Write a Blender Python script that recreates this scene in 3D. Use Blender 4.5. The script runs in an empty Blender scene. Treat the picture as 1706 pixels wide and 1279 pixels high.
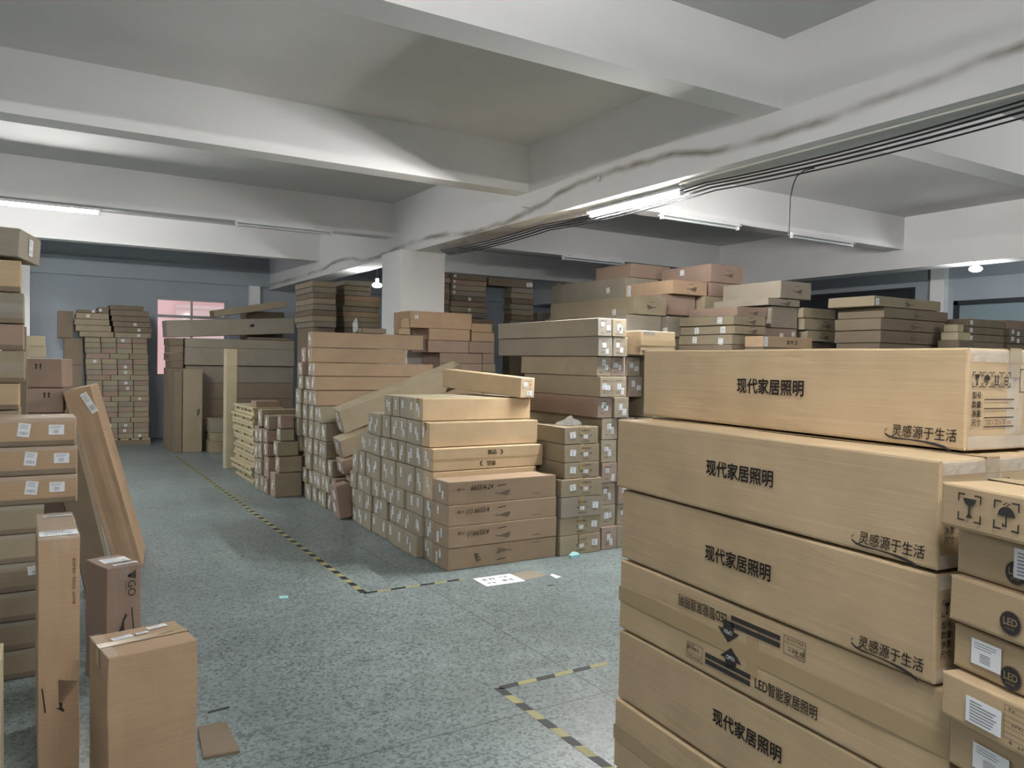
import bpy, bmesh, math, random
from mathutils import Matrix, Vector
R = math.radians
rng = random.Random(7)
scene = bpy.context.scene
COL = scene.collection

# ---------------------------------------------------------------- camera
CAMH = 1.69
yaw, pitch, roll = .547878, .0275371, -.0177476
fw = Vector((math.sin(yaw)*math.cos(pitch), math.cos(yaw)*math.cos(pitch), -math.sin(pitch)))
rt = Vector((math.cos(yaw), -math.sin(yaw), 0)); dn = fw.cross(rt)
c_, s_ = math.cos(roll), math.sin(roll)
ax = c_*rt + s_*dn; ay = -s_*rt + c_*dn
cam_d = bpy.data.cameras.new('camera'); cam = bpy.data.objects.new('camera', cam_d); COL.objects.link(cam)
cam_d.sensor_fit = 'HORIZONTAL'; cam_d.sensor_width = 36.0; cam_d.lens = 36.0*1300.19/1706
cam_d.clip_start = .05; cam_d.clip_end = 200
mw = Matrix.Identity(4)
for i in range(3):
    mw[i][0] = ax[i]; mw[i][1] = -ay[i]; mw[i][2] = -fw[i]
mw[0][3], mw[1][3], mw[2][3] = 0, 0, CAMH
cam.matrix_world = mw
scene.camera = cam

# ---------------------------------------------------------------- world, exposure
scene.view_settings.view_transform = 'Standard'; scene.view_settings.look = 'None'
scene.view_settings.exposure = 1.2; scene.view_settings.gamma = 1.0
w = bpy.data.worlds.new('sky'); scene.world = w; w.use_nodes = True
w.node_tree.nodes['Background'].inputs[0].default_value = (.86, .93, 1, 1)
w.node_tree.nodes['Background'].inputs[1].default_value = .75
try:
    scene.cycles.use_denoising = True
    scene.cycles.max_bounces = 10; scene.cycles.diffuse_bounces = 6
    scene.cycles.sample_clamp_indirect = 6.0
except Exception:
    pass
TUBE = 150.0          # emission strength of every lit fluorescent tube
# tube lamps: (x, y, z, axis, lit)  (the b ones are unseen fill, added behind and beside the camera)
FIXTURES = [
    ('m', 4.60, 5.50, 3.135, 'y', 5.2), ('l', .02, 10.68, 3.40, 'x', 2.4),
    ('d1', 2.83, 10.50, 3.41, 'x', 0), ('d2', 6.80, 6.86, 3.40, 'x', 0),
    ('d3', 9.05, 6.86, 3.40, 'x', 0), ('d4', 7.97, 10.50, 3.40, 'x', 0),
    ('b1', 1.1, .25, 3.36, 'x', 1.7), ('b2', -2.9, -.55, 3.36, 'x', .3), ('b3', -3.2, 3.55, 3.36, 'x', .45),
    ('b5', 8.0, -.55, 3.36, 'x', 1.8), ('b6', -3.3, 10.72, 3.40, 'x', 1.6), ('b7', 4.6, -2.2, 3.135, 'y', .8),
    ('b8', .2, -.62, 3.36, 'x', .9), ('b9', -3.2, 14.12, 3.40, 'x', 1.6),
]
BULBS = [(11.16, 5.96, 3.105, 110.0), (4.90, 12.45, 2.95, 90.0)]

# ---------------------------------------------------------------- helpers
def nt(m):
    m.use_nodes = True
    return m.node_tree.nodes, m.node_tree.links, m.node_tree.nodes['Principled BSDF']
def mat(name, rgb, rough=.7, metal=0.0, spec=.4):
    m = bpy.data.materials.new(name); n, l, b = nt(m)
    b.inputs['Base Color'].default_value = (*rgb, 1); b.inputs['Roughness'].default_value = rough
    b.inputs['Metallic'].default_value = metal; b.inputs['Specular IOR Level'].default_value = spec
    return m
def srgb(r, g, b):
    f = lambda v: (v/255/12.92) if v/255 <= .04045 else ((v/255+.055)/1.055)**2.4
    return (f(r), f(g), f(b))
def ramp(n, pts):
    r = n.new('ShaderNodeValToRGB'); e = r.color_ramp.elements
    while len(e) < len(pts): e.new(.5)
    for k, (p, c) in enumerate(pts):
        e[k].position = p; e[k].color = (*c, 1) if len(c) == 3 else c
    return r
def board(name, rgb, rough=.78):
    """corrugated cardboard: flutes, fibre mottling, a little per-box variation"""
    m = bpy.data.materials.new(name); n, l, b = nt(m)
    tc = n.new('ShaderNodeTexCoord'); oi = n.new('ShaderNodeObjectInfo')
    no = n.new('ShaderNodeTexNoise'); no.inputs['Scale'].default_value = 5; no.inputs['Detail'].default_value = 5
    l.new(tc.outputs['Object'], no.inputs['Vector'])
    mp = n.new('ShaderNodeMapping'); mp.inputs['Scale'].default_value = (3, 3, 140); l.new(tc.outputs['Object'], mp.inputs['Vector'])
    fl = n.new('ShaderNodeTexNoise'); fl.inputs['Scale'].default_value = 1.0; fl.inputs['Detail'].default_value = 2; l.new(mp.outputs[0], fl.inputs['Vector'])
    a = n.new('ShaderNodeMapRange'); a.inputs[1].default_value = .3; a.inputs[2].default_value = .7; a.inputs[3].default_value = .92; a.inputs[4].default_value = 1.07
    l.new(no.outputs[0], a.inputs[0])
    f = n.new('ShaderNodeMapRange'); f.inputs[1].default_value = .3; f.inputs[2].default_value = .7; f.inputs[3].default_value = .96; f.inputs[4].default_value = 1.04
    l.new(fl.outputs[0], f.inputs[0])
    o = n.new('ShaderNodeMapRange'); o.inputs[3].default_value = .92; o.inputs[4].default_value = 1.06; l.new(oi.outputs['Random'], o.inputs[0])
    m1 = n.new('ShaderNodeMath'); m1.operation = 'MULTIPLY'; l.new(a.outputs[0], m1.inputs[0]); l.new(f.outputs[0], m1.inputs[1])
    m2 = n.new('ShaderNodeMath'); m2.operation = 'MULTIPLY'; l.new(m1.outputs[0], m2.inputs[0]); l.new(o.outputs[0], m2.inputs[1])
    vm = n.new('ShaderNodeVectorMath'); vm.operation = 'SCALE'; vm.inputs[0].default_value = rgb; l.new(m2.outputs[0], vm.inputs['Scale'])
    l.new(vm.outputs[0], b.inputs['Base Color']); b.inputs['Roughness'].default_value = rough; b.inputs['Specular IOR Level'].default_value = .3
    bp = n.new('ShaderNodeBump'); bp.inputs['Strength'].default_value = .12; bp.inputs['Distance'].default_value = .004
    l.new(fl.outputs[0], bp.inputs['Height']); l.new(bp.outputs[0], b.inputs['Normal'])
    return m
M = {
 'tan': board('tan_cardboard', (.45, .335, .205)),
 'warm': board('warm_cardboard', (.42, .29, .185)),
 'brown': board('brown_cardboard', (.305, .22, .145)),
 'rust': board('reddish_cardboard', (.37, .265, .175)),
 'pink': board('pinkish_cardboard', (.31, .22, .17)),
 'olive': board('olive_brown_cardboard', (.31, .255, .175)),
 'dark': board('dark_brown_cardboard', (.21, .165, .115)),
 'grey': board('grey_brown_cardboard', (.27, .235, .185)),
 'cream': board('cream_cardboard', (.46, .395, .26)),
 'end': board('dusty_cardboard', (.305, .268, .187)),
 'tape': mat('brown_packing_tape', (.37, .275, .155), .3),
 'white': mat('white_paper', (.74, .76, .78), .6),
 'cap': mat('white_plastic', (.75, .76, .76), .4),
 'ink': mat('black_print', (.025, .022, .022), .6),
 'fade': mat('faded_brown_print', (.13, .10, .075), .7),
 'pen': mat('marker_pen', (.04, .035, .025), .6),
 'redink': mat('red_brown_print', (.18, .06, .035), .6),
 'greyink': mat('grey_print', (.22, .23, .26), .6),
 'blueink': mat('blue_print', (.10, .20, .38), .6),
 'steel': mat('galvanised_steel', (.55, .56, .56), .4, .7),
 'cable': mat('black_cable', (.018, .019, .022), .5),
 'cyan': mat('pale_blue_paper', (.35, .62, .66), .7),
 'trunk': mat('cream_cable_trunking', (.72, .70, .64), .5),
 'yellow': mat('yellow_floor_tape', (.36, .335, .15), .6),
 'black': mat('black_floor_tape', (.022, .024, .024), .6),
 'wood': board('pale_board', (.44, .375, .24)),
 'frame': mat('dark_window_frame', (.035, .04, .045), .5),
 'alum': mat('grey_aluminium_frame', (.38, .38, .38), .45, .3),
 'glassdark': mat('blue_grey_glazing', (.26, .33, .36), .45),
}
def clear_film(name, fac, rough, tint=(.9, .92, .9)):
    m = bpy.data.materials.new(name); n, l, b = nt(m)
    b.inputs['Base Color'].default_value = (*tint, 1); b.inputs['Roughness'].default_value = rough; b.inputs['Specular IOR Level'].default_value = .9
    t = n.new('ShaderNodeBsdfTransparent'); mx = n.new('ShaderNodeMixShader'); mx.inputs[0].default_value = fac
    l.new(t.outputs[0], mx.inputs[1]); l.new(b.outputs[0], mx.inputs[2]); l.new(mx.outputs[0], n['Material Output'].inputs[0])
    return m
M['clear'] = clear_film('clear_packing_tape', .075, .16)
M['clear2'] = clear_film('thick_clear_tape', .15, .15)
for k_ in ('clear', 'clear2'):
    n, l, b = M[k_].node_tree.nodes, M[k_].node_tree.links, M[k_].node_tree.nodes['Principled BSDF']
    tx = n.new('ShaderNodeTexNoise'); tx.inputs['Scale'].default_value = 22; tx.inputs['Detail'].default_value = 3; tc = n.new('ShaderNodeTexCoord'); l.new(tc.outputs['Object'], tx.inputs['Vector'])
    bp = n.new('ShaderNodeBump'); bp.inputs['Strength'].default_value = .8; bp.inputs['Distance'].default_value = .02; l.new(tx.outputs[0], bp.inputs['Height']); l.new(bp.outputs[0], b.inputs['Normal'])
M['bag'] = clear_film('clear_plastic_bag', .26, .2)
def emit(name, rgb, s):
    m = bpy.data.materials.new(name); n, l, b = nt(m)
    b.inputs['Base Color'].default_value = (.8, .8, .8, 1); b.inputs['Emission Color'].default_value = (*rgb, 1); b.inputs['Emission Strength'].default_value = s
    return m
LITM = {}
def lit(k):
    if k not in LITM: LITM[k] = emit('lit_tube', (1, .985, .965), TUBE*k)
    return LITM[k]
M['unlit'] = mat('unlit_tube', (.62, .66, .68), .3)

class MB:
    def __init__(s): s.v = []; s.f = []; s.m = []
    def add(s, vs, fs, mi=0):
        o = len(s.v); s.v += [tuple(p) for p in vs]; s.f += [tuple(o+i for i in q) for q in fs]; s.m += [mi]*len(fs)
    def box(s, x0, x1, y0, y1, z0, z1, mi=0, T=None):
        vs = [Vector(p) for p in ((x0,y0,z0),(x1,y0,z0),(x1,y1,z0),(x0,y1,z0),(x0,y0,z1),(x1,y0,z1),(x1,y1,z1),(x0,y1,z1))]
        if T: vs = [T @ p for p in vs]
        s.add(vs, [(3,2,1,0),(4,5,6,7),(0,1,5,4),(1,2,6,5),(2,3,7,6),(3,0,4,7)], mi)
    def quad(s, x0, x1, y0, y1, z=0, mi=0):
        s.add([(x0,y0,z),(x1,y0,z),(x1,y1,z),(x0,y1,z)], [(0,1,2,3)], mi)
    def poly(s, pts, z=0, mi=0):
        s.add([(p[0], p[1], z) for p in pts], [tuple(range(len(pts)))], mi)
    def tube(s, pts, r, n=8, mi=0):
        pts = [Vector(p) for p in pts]; o = len(s.v); k = len(pts)
        for i, p in enumerate(pts):
            d = (pts[min(i+1,k-1)]-pts[max(i-1,0)]).normalized()
            a = d.cross(Vector((0,0,1)))
            if a.length < .01: a = d.cross(Vector((1,0,0)))
            a.normalize(); b = d.cross(a)
            for j in range(n):
                t = 2*math.pi*j/n; q = p + r*(math.cos(t)*a + math.sin(t)*b); s.v.append(tuple(q))
        for i in range(k-1):
            for j in range(n):
                s.f.append((o+i*n+j, o+i*n+(j+1)%n, o+(i+1)*n+(j+1)%n, o+(i+1)*n+j)); s.m.append(mi)
        s.f.append(tuple(o+j for j in range(n))[::-1]); s.m.append(mi)
        s.f.append(tuple(o+(k-1)*n+j for j in range(n))); s.m.append(mi)
    def mesh(s, name, mats):
        me = bpy.data.meshes.new(name); me.from_pydata(s.v, [], s.f)
        for m in mats: me.materials.append(m)
        me.polygons.foreach_set('material_index', s.m); me.update(); return me
    def build(s, name, mats, parent=None, mtx=None):
        return link(name, s.mesh(name, mats if isinstance(mats, (list, tuple)) else [mats]), parent, mtx)
def link(name, me, parent=None, mtx=None):
    o = bpy.data.objects.new(name, me); COL.objects.link(o)
    if parent is not None: o.parent = parent
    if mtx is not None:
        if parent is not None: o.matrix_basis = mtx
        else: o.matrix_world = mtx
    return o
def tag(o, label, cat, group=None, kind=None):
    if label: o['label'] = label
    if cat: o['category'] = cat
    if group: o['group'] = group
    if kind: o['kind'] = kind
    return o
def struct(o): o['kind'] = 'structure'; return o
def empty(name, mtx, label, cat, group=None):
    o = bpy.data.objects.new(name, None); COL.objects.link(o); o.empty_display_size = .1; o.matrix_world = mtx
    return tag(o, label, cat, group)
def TR(x, y, z, yaw=0): return Matrix.Translation((x, y, z)) @ Matrix.Rotation(R(yaw), 4, 'Z')

def chamfer(L, W, H, b=.004, j=.0025, rnd=None):
    """a carton body: chamfered edges, slightly crushed corners; origin at the base centre"""
    rnd = rnd or rng; hx, hy = L/2, W/2; b = min(b, L*.1, W*.1, H*.1)
    vs = []; idx = {}
    for sx in (-1, 1):
        for sy in (-1, 1):
            for sz in (0, 1):
                d = Vector((-sx*abs(rnd.gauss(0, j)), -sy*abs(rnd.gauss(0, j)), 0 if sz == 0 else -abs(rnd.gauss(0, j*.6))))
                z = H if sz else 0; zi = z-b if sz else b
                for a, p in (('x', (sx*hx, sy*(hy-b), zi)), ('y', (sx*(hx-b), sy*hy, zi)), ('z', (sx*(hx-b), sy*(hy-b), z))):
                    idx[(sx, sy, sz, a)] = len(vs); vs.append(Vector(p)+d)
    g = lambda *k: idx[k]
    F = []
    for sx in (-1, 1): F.append((g(sx,-1,0,'x'), g(sx,1,0,'x'), g(sx,1,1,'x'), g(sx,-1,1,'x')))
    for sy in (-1, 1): F.append((g(1,sy,0,'y'), g(-1,sy,0,'y'), g(-1,sy,1,'y'), g(1,sy,1,'y')))
    for sz in (0, 1): F.append((g(-1,-1,sz,'z'), g(1,-1,sz,'z'), g(1,1,sz,'z'), g(-1,1,sz,'z')))
    for sx in (-1, 1):
        for sy in (-1, 1): F.append((g(sx,sy,0,'x'), g(sx,sy,0,'y'), g(sx,sy,1,'y'), g(sx,sy,1,'x')))
        for sz in (0, 1): F.append((g(sx,-1,sz,'x'), g(sx,-1,sz,'z'), g(sx,1,sz,'z'), g(sx,1,sz,'x')))
    for sy in (-1, 1):
        for sz in (0, 1): F.append((g(-1,sy,sz,'y'), g(1,sy,sz,'y'), g(1,sy,sz,'z'), g(-1,sy,sz,'z')))
    for sx in (-1, 1):
        for sy in (-1, 1):
            for sz in (0, 1): F.append((g(sx,sy,sz,'x'), g(sx,sy,sz,'y'), g(sx,sy,sz,'z')))
    c = Vector((0, 0, H/2)); out = []
    for f in F:                                  # consistent outward normals
        n = (vs[f[1]]-vs[f[0]]).cross(vs[f[2]]-vs[f[0]]); m = sum((vs[i] for i in f), Vector())/len(f)-c
        out.append(f if n.dot(m) > 0 else f[::-1])
    return vs, out
def soft_body(L, W, H, name, m, amp=.004):
    """near cartons: rounded edges and gently bowed panels"""
    bm = bmesh.new(); bmesh.ops.create_cube(bm, size=1)
    for v in bm.verts: v.co = Vector((v.co.x*L, v.co.y*W, (v.co.z+.5)*H))
    bmesh.ops.bevel(bm, geom=bm.edges[:], offset=.007, segments=2, profile=.6, affect='EDGES')
    bmesh.ops.subdivide_edges(bm, edges=[e for e in bm.edges if e.calc_length() > .09], cuts=5, use_grid_fill=True)
    ph = [rng.uniform(0, 6) for _ in range(6)]
    for v in bm.verts:
        x, y, z = v.co
        k = math.sin(x*7/L*1.3+ph[0])*math.sin(z/H*3.1)+.5*math.sin(x*23+ph[1])*math.sin(z*17+ph[2])
        if abs(abs(y)-W/2) < .002: v.co.y -= math.copysign(amp*(.6+.6*k) if abs(abs(x)-L/2) > .01 else amp*.3, y)
        if abs(abs(x)-L/2) < .002: v.co.x -= math.copysign(amp*(.5+.5*math.sin(y*20+ph[3])*math.sin(z*15+ph[4])), x)
        if z > H-.002 : v.co.z -= amp*.6*(.6+.5*math.sin(x*9+ph[5]))
    for f in bm.faces: f.smooth = False
    me = bpy.data.meshes.new(name); bm.to_mesh(me); bm.free(); me.materials.append(m); return me

AXU = {'-x': ((0,-1,0),(0,0,1),(-1,0,0)), '+x': ((0,1,0),(0,0,1),(1,0,0)), '-y': ((1,0,0),(0,0,1),(0,-1,0)),
       '+y': ((-1,0,0),(0,0,1),(0,1,0)), '+z': ((1,0,0),(0,1,0),(0,0,1))}
def face_mtx(dims, face, u, v, rot=0, eps=.001, sx=1, sy=1):
    """u, v in metres from the face's centre"""
    L, W, H = dims; U, V, N = (Vector(q) for q in AXU[face])
    h = {'x': L/2, 'y': W/2}.get(face[1], 0)
    o = N*(h+eps)+Vector((0,0,H/2)) if face[1] != 'z' else Vector((0,0,H+eps))
    c, s = math.cos(R(rot)), math.sin(R(rot)); U2 = U*c+V*s; V2 = V*c-U*s
    o = o + U*u + V*v
    m = Matrix.Identity(4)
    for i in range(3): m[i][0] = U2[i]*sx; m[i][1] = V2[i]*sy; m[i][2] = N[i]; m[i][3] = o[i]
    return m
def label_mesh(kind):
    mb = MB(); mb.box(-.5, .5, -.5, .5, 0, .0006, 0)
    r = random.Random(kind); z = .0009
    if kind % 3 == 0:                            # a square block of fine print and text lines
        for i in range(3): mb.quad(-.40, -.40+r.uniform(.45, .8), .38-.1*i-.03, .38-.1*i, z, 1)
        for i in range(5): mb.quad(-.2, .15, -.35+.075*i, -.35+.075*i+.035, z, 2)
    elif kind % 3 == 1:                          # bar strip and lines
        for i in range(12): mb.quad(-.38+.065*i, -.38+.065*i+r.choice((.02, .035)), -.36, -.12, z, 1)
        for i in range(4): mb.quad(-.38, r.uniform(.1, .4), .1+.09*i, .13+.09*i, z, 2)
    else:
        for i in range(7): mb.quad(-.38, r.uniform(-.05, .4), -.4+.12*i, -.35+.12*i, z, 1 if i in (2, 5) else 2)
    return mb.mesh('shipping_label', [M['white'], M['greyink'], M['greyink']])
LABELS = [label_mesh(k) for k in range(6)]
def add_label(root, dims, face, u, v, w_, h_, rot=0, kind=None):
    k = rng.randrange(6) if kind is None else kind
    return link('shipping_label', LABELS[k], root, face_mtx(dims, face, u, v, rot, .0012, w_, h_))

# ---------------------------------------------------------------- writing
_txt = {}
def text_mesh(body, size, bold=0.0, shear=0.0, name='printed_text'):
    key = (body, size, bold, shear)
    if key not in _txt:
        cu = bpy.data.curves.new('t', 'FONT'); cu.body = body; cu.size = size; cu.align_x = 'CENTER'; cu.align_y = 'CENTER'
        cu.offset = min(bold, 0)*size; cu.shear = shear; cu.resolution_u = 3
        o = bpy.data.objects.new('t', cu); COL.objects.link(o)
        dg = bpy.context.evaluated_depsgraph_get()
        me = bpy.data.meshes.new_from_object(o.evaluated_get(dg)); me.name = name
        bpy.data.objects.remove(o)
        if bold > 0:
            d = bold*size*.55; vs = [v.co.copy() for v in me.vertices]; fs = [tuple(p.vertices) for p in me.polygons]; mb = MB()
            for dx, dy in ((0,0),(d,0),(-d,0),(0,d),(0,-d),(d*.7,d*.7),(-d*.7,-d*.7),(d*.7,-d*.7),(-d*.7,d*.7)):
                mb.add([(v.x+dx, v.y+dy, 0) for v in vs], fs)
            bpy.data.meshes.remove(me); me = mb.mesh(name, [])
        _txt[key] = me
    return _txt[key]
def add_text(root, dims, face, body, size, u, v, rot=0, bold=.02, m='ink', shear=0, sx=1.0, name='printed_text'):
    me = text_mesh(body, size, bold, shear).copy(); me.materials.clear(); me.materials.append(M[m])
    return link(name, me, BODY.get(root.name, root), face_mtx(dims, face, u, v, rot, .0016, sx, 1))
def pseudo(mb, x0, y, size, n, r, mi=0):
    """n illegible small printed characters in a row"""
    for i in range(n):
        x = x0+i*size*1.08; t = size*.13
        for _ in range(3):
            a = r.choice((-.3, 0, .3))*size; mb.quad(x-size*.42, x+size*.42, y+a-t/2, y+a+t/2, 0, mi)
        for _ in range(2):
            a = r.choice((-.3, 0, .3))*size; mb.quad(x+a-t/2, x+a+t/2, y-size*.45, y+size*.45, 0, mi)
def add_marks(root, dims, face, mb, u, v, rot=0, m='ink', name='printed_mark', s=1.0, sx=1.0):
    return mb.build(name, M[m] if isinstance(m, str) else m, BODY.get(root.name, root), face_mtx(dims, face, u, v, rot, .0015, s*sx, s))
def frame_corners(mb, s, t=.06, a=.3):
    h = s/2; t = t*s; a = a*s
    for sx in (-1, 1):
        for sy in (-1, 1):
            x0, x1 = sorted((sx*h, sx*(h-a))); y0, y1 = sorted((sy*h, sy*(h-t))); mb.quad(x0, x1, y0, y1)
            x0, x1 = sorted((sx*h, sx*(h-t))); y0, y1 = sorted((sy*h, sy*(h-a))); mb.quad(x0, x1, y0, y1)
def disc(cx, cy, r, a0=0, a1=360, n=20): return [(cx+r*math.cos(R(a0+(a1-a0)*i/n)), cy+r*math.sin(R(a0+(a1-a0)*i/n))) for i in range(n+1)]
def icon(kind, s=1.0):
    mb = MB(); frame_corners(mb, 1.0)
    if kind == 'glass':
        mb.poly(disc(0, .34, .27, 180, 360, 16)); mb.quad(-.045, .045, -.22, .1)
        mb.poly([(-.15, -.36), (.15, -.36), (.09, -.29), (.05, -.2), (-.05, -.2), (-.09, -.29)])
    elif kind == 'umbrella':
        mb.poly(disc(0, -.02, .34, 0, 180, 16)); mb.quad(-.03, .03, -.34, 0); mb.quad(-.15, .03, -.38, -.32); mb.quad(-.15, -.1, -.38, -.26)
        for x, y in ((-.1, .40), (.03, .38), (-.02, .46), (.1, .43)): mb.poly(disc(x, y-.02, .035, 0, 330, 6))
    elif kind == 'up':
        for x in (-.15, .15):
            mb.quad(x-.045, x+.045, -.28, .18); mb.poly([(x-.13, .14), (x+.13, .14), (x, .38)])
        mb.quad(-.34, .34, -.38, -.31)
    else:
        mb.quad(-.24, .24, .12, .18); mb.quad(-.24, .24, -.36, -.30); mb.quad(-.24, -.18, -.36, .18); mb.quad(.18, .24, -.36, .18); mb.quad(-.12, .12, -.15, -.03); mb.quad(-.03, .03, .18, .4)
    return mb
def fan_mark(solid=False, n=15):
    """the sweeping fan of ribs gathered to a tail, printed on the cartons, with its single bar"""
    mb = MB()
    if solid:
        mb.poly([(-.5, .05), (-.42, .10), (-.25, .04), (.0, .09), (.25, .17), (.5, .2), (.47, .04), (.36, -.15), (.12, -.10), (-.12, -.02), (-.3, -.01)])
    else:                                         # upright: strokes from the left edge to a falling curve, gathered into a tail
        for i in range(n):
            t = i/(n-1); x0, y0 = -.30+.02*t, .50-.72*t; x1 = .42-.58*t**1.15; y1 = .36-.62*t; w0, w1 = .008, .020
            pts = [(x0+(x1-x0)*k/6, y0+(y1-y0)*(k/6)**.8, w0+(w1-w0)*math.sin(math.pi*min(.5+k/12, 1)*.9)) for k in range(7)]
            for a, b in zip(pts, pts[1:]): mb.add([(a[0], a[1]-a[2]/2, 0), (b[0], b[1]-b[2]/2, 0), (b[0], b[1]+b[2]/2, 0), (a[0], a[1]+a[2]/2, 0)], [(0,1,2,3)])
        mb.poly([(-.28, -.24), (-.14, -.27), (-.17, -.38), (-.06, -.52), (-.14, -.55), (-.24, -.45), (-.33, -.42), (-.34, -.39), (-.24, -.40)])
    return mb
def bar_mark():
    mb = MB(); mb.poly([(-.22, -.03), (.2, .01), (.24, .05), (-.18, .01)]); return mb

# ---------------------------------------------------------------- carton builder
def strip(path, ext, lo, hi):
    """one folded ribbon: path of points, extruded along axis ext"""
    mb = MB(); vs = []
    for p in path:
        for e in (lo, hi):
            q = list(p); q[ext] = e; vs.append(tuple(q))
    mb.add(vs, [(2*i, 2*i+1, 2*i+3, 2*i+2) for i in range(len(path)-1)]); return mb
def tape_mesh(L, W, H, kind, tw=.05, fold=.07, t=.0008):
    h = tw/2; f = min(fold, H*.8)
    if kind == 'x': return strip([(-L/2-t,0,H-f),(-L/2-t,0,H+t),(L/2+t,0,H+t),(L/2+t,0,H-f)], 1, -h, h)      # along the top seam
    if kind == 'y': return strip([(0,-W/2-t,H-f),(0,-W/2-t,H+t),(0,W/2+t,H+t),(0,W/2+t,H-f)], 0, -h, h)
    if kind == 'front': return strip([(-L/2-t,-W/2+fold,0),(-L/2-t,-W/2-t,0),(L/2+t,-W/2-t,0),(L/2+t,-W/2+fold,0)], 2, H/2-h, H/2+h)
    if kind == 'end': return strip([(-L/2+.05,0,H+t),(-L/2-t,0,H+t),(-L/2-t,0,.004)], 1, -W/2+.004, W/2-.004)   # film over the flaps of the aisle end
    return strip([(L/2-.05,0,H+t),(L/2+t,0,H+t),(L/2+t,0,.004)], 1, -W/2+.004, W/2-.004)
BODY = {}
def carton(label, L, W, H, mtx, m='tan', group=None, name='carton', cat='carton', tape=None, tmat='tape', labels=(), soft=False, tw=.05, plain=False, j=.0025):
    if soft: me = soft_body(L, W, H, 'carton_body', M[m])
    else:
        vs, fs = chamfer(L, W, H, .004, j); mb = MB(); mb.add(vs, fs); me = mb.mesh('carton_body', [M[m]])
    if plain and not labels and not tape:
        return tag(link(name, me, None, mtx), label, cat, group)
    root = empty(name, mtx, label, cat, group)
    BODY[root.name] = link('carton_body', me, root)
    for k in ((tape,) if isinstance(tape, str) else (tape or ())): tape_mesh(L, W, H, k, tw).build('packing_tape', M[tmat], root)
    for q in labels: add_label(root, (L, W, H), *q)
    return root
def AB(x0, x1, y0, y1, z0, z1): return x1-x0, y1-y0, z1-z0, Matrix.Translation(((x0+x1)/2, (y0+y1)/2, z0))
def jit(yaw=.3): return Matrix.Rotation(R(rng.uniform(-yaw, yaw)), 4, 'Z')
ORD = ['zeroth','bottom','second','third','fourth','fifth','sixth','seventh','eighth','ninth','tenth','eleventh','twelfth','thirteenth','fourteenth','fifteenth','sixteenth','seventeenth','eighteenth','nineteenth','twentieth','twenty-first','twenty-second','twenty-third','twenty-fourth']
NTH = ['zeroth','first'] + ORD[2:]

# ================================================================ SETTING
def plaster(name, rgb, stain=.12):
    m = bpy.data.materials.new(name); n, l, b = nt(m)
    tc = n.new('ShaderNodeTexCoord'); no = n.new('ShaderNodeTexNoise'); no.inputs['Scale'].default_value = .9; no.inputs['Detail'].default_value = 6
    l.new(tc.outputs['Object'], no.inputs['Vector'])
    r = ramp(n, [(.3, tuple(c*(1-stain) for c in rgb)), (.7, rgb)]); l.new(no.outputs[0], r.inputs[0])
    l.new(r.outputs[0], b.inputs['Base Color']); b.inputs['Roughness'].default_value = .85; b.inputs['Specular IOR Level'].default_value = .2
    n2 = n.new('ShaderNodeTexNoise'); n2.inputs['Scale'].default_value = 60; l.new(tc.outputs['Object'], n2.inputs['Vector'])
    bp = n.new('ShaderNodeBump'); bp.inputs['Strength'].default_value = .05; l.new(n2.outputs[0], bp.inputs['Height']); l.new(bp.outputs[0], b.inputs['Normal'])
    return m
M['ceil'] = plaster('ceiling_paint', (.62, .615, .605))
M['beam'] = plaster('beam_paint', (.80, .79, .785), .07)
M['wall'] = plaster('wall_paint', (.42, .465, .51), .1)
M['column'] = plaster('column_paint', (.90, .895, .88), .03)
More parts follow.
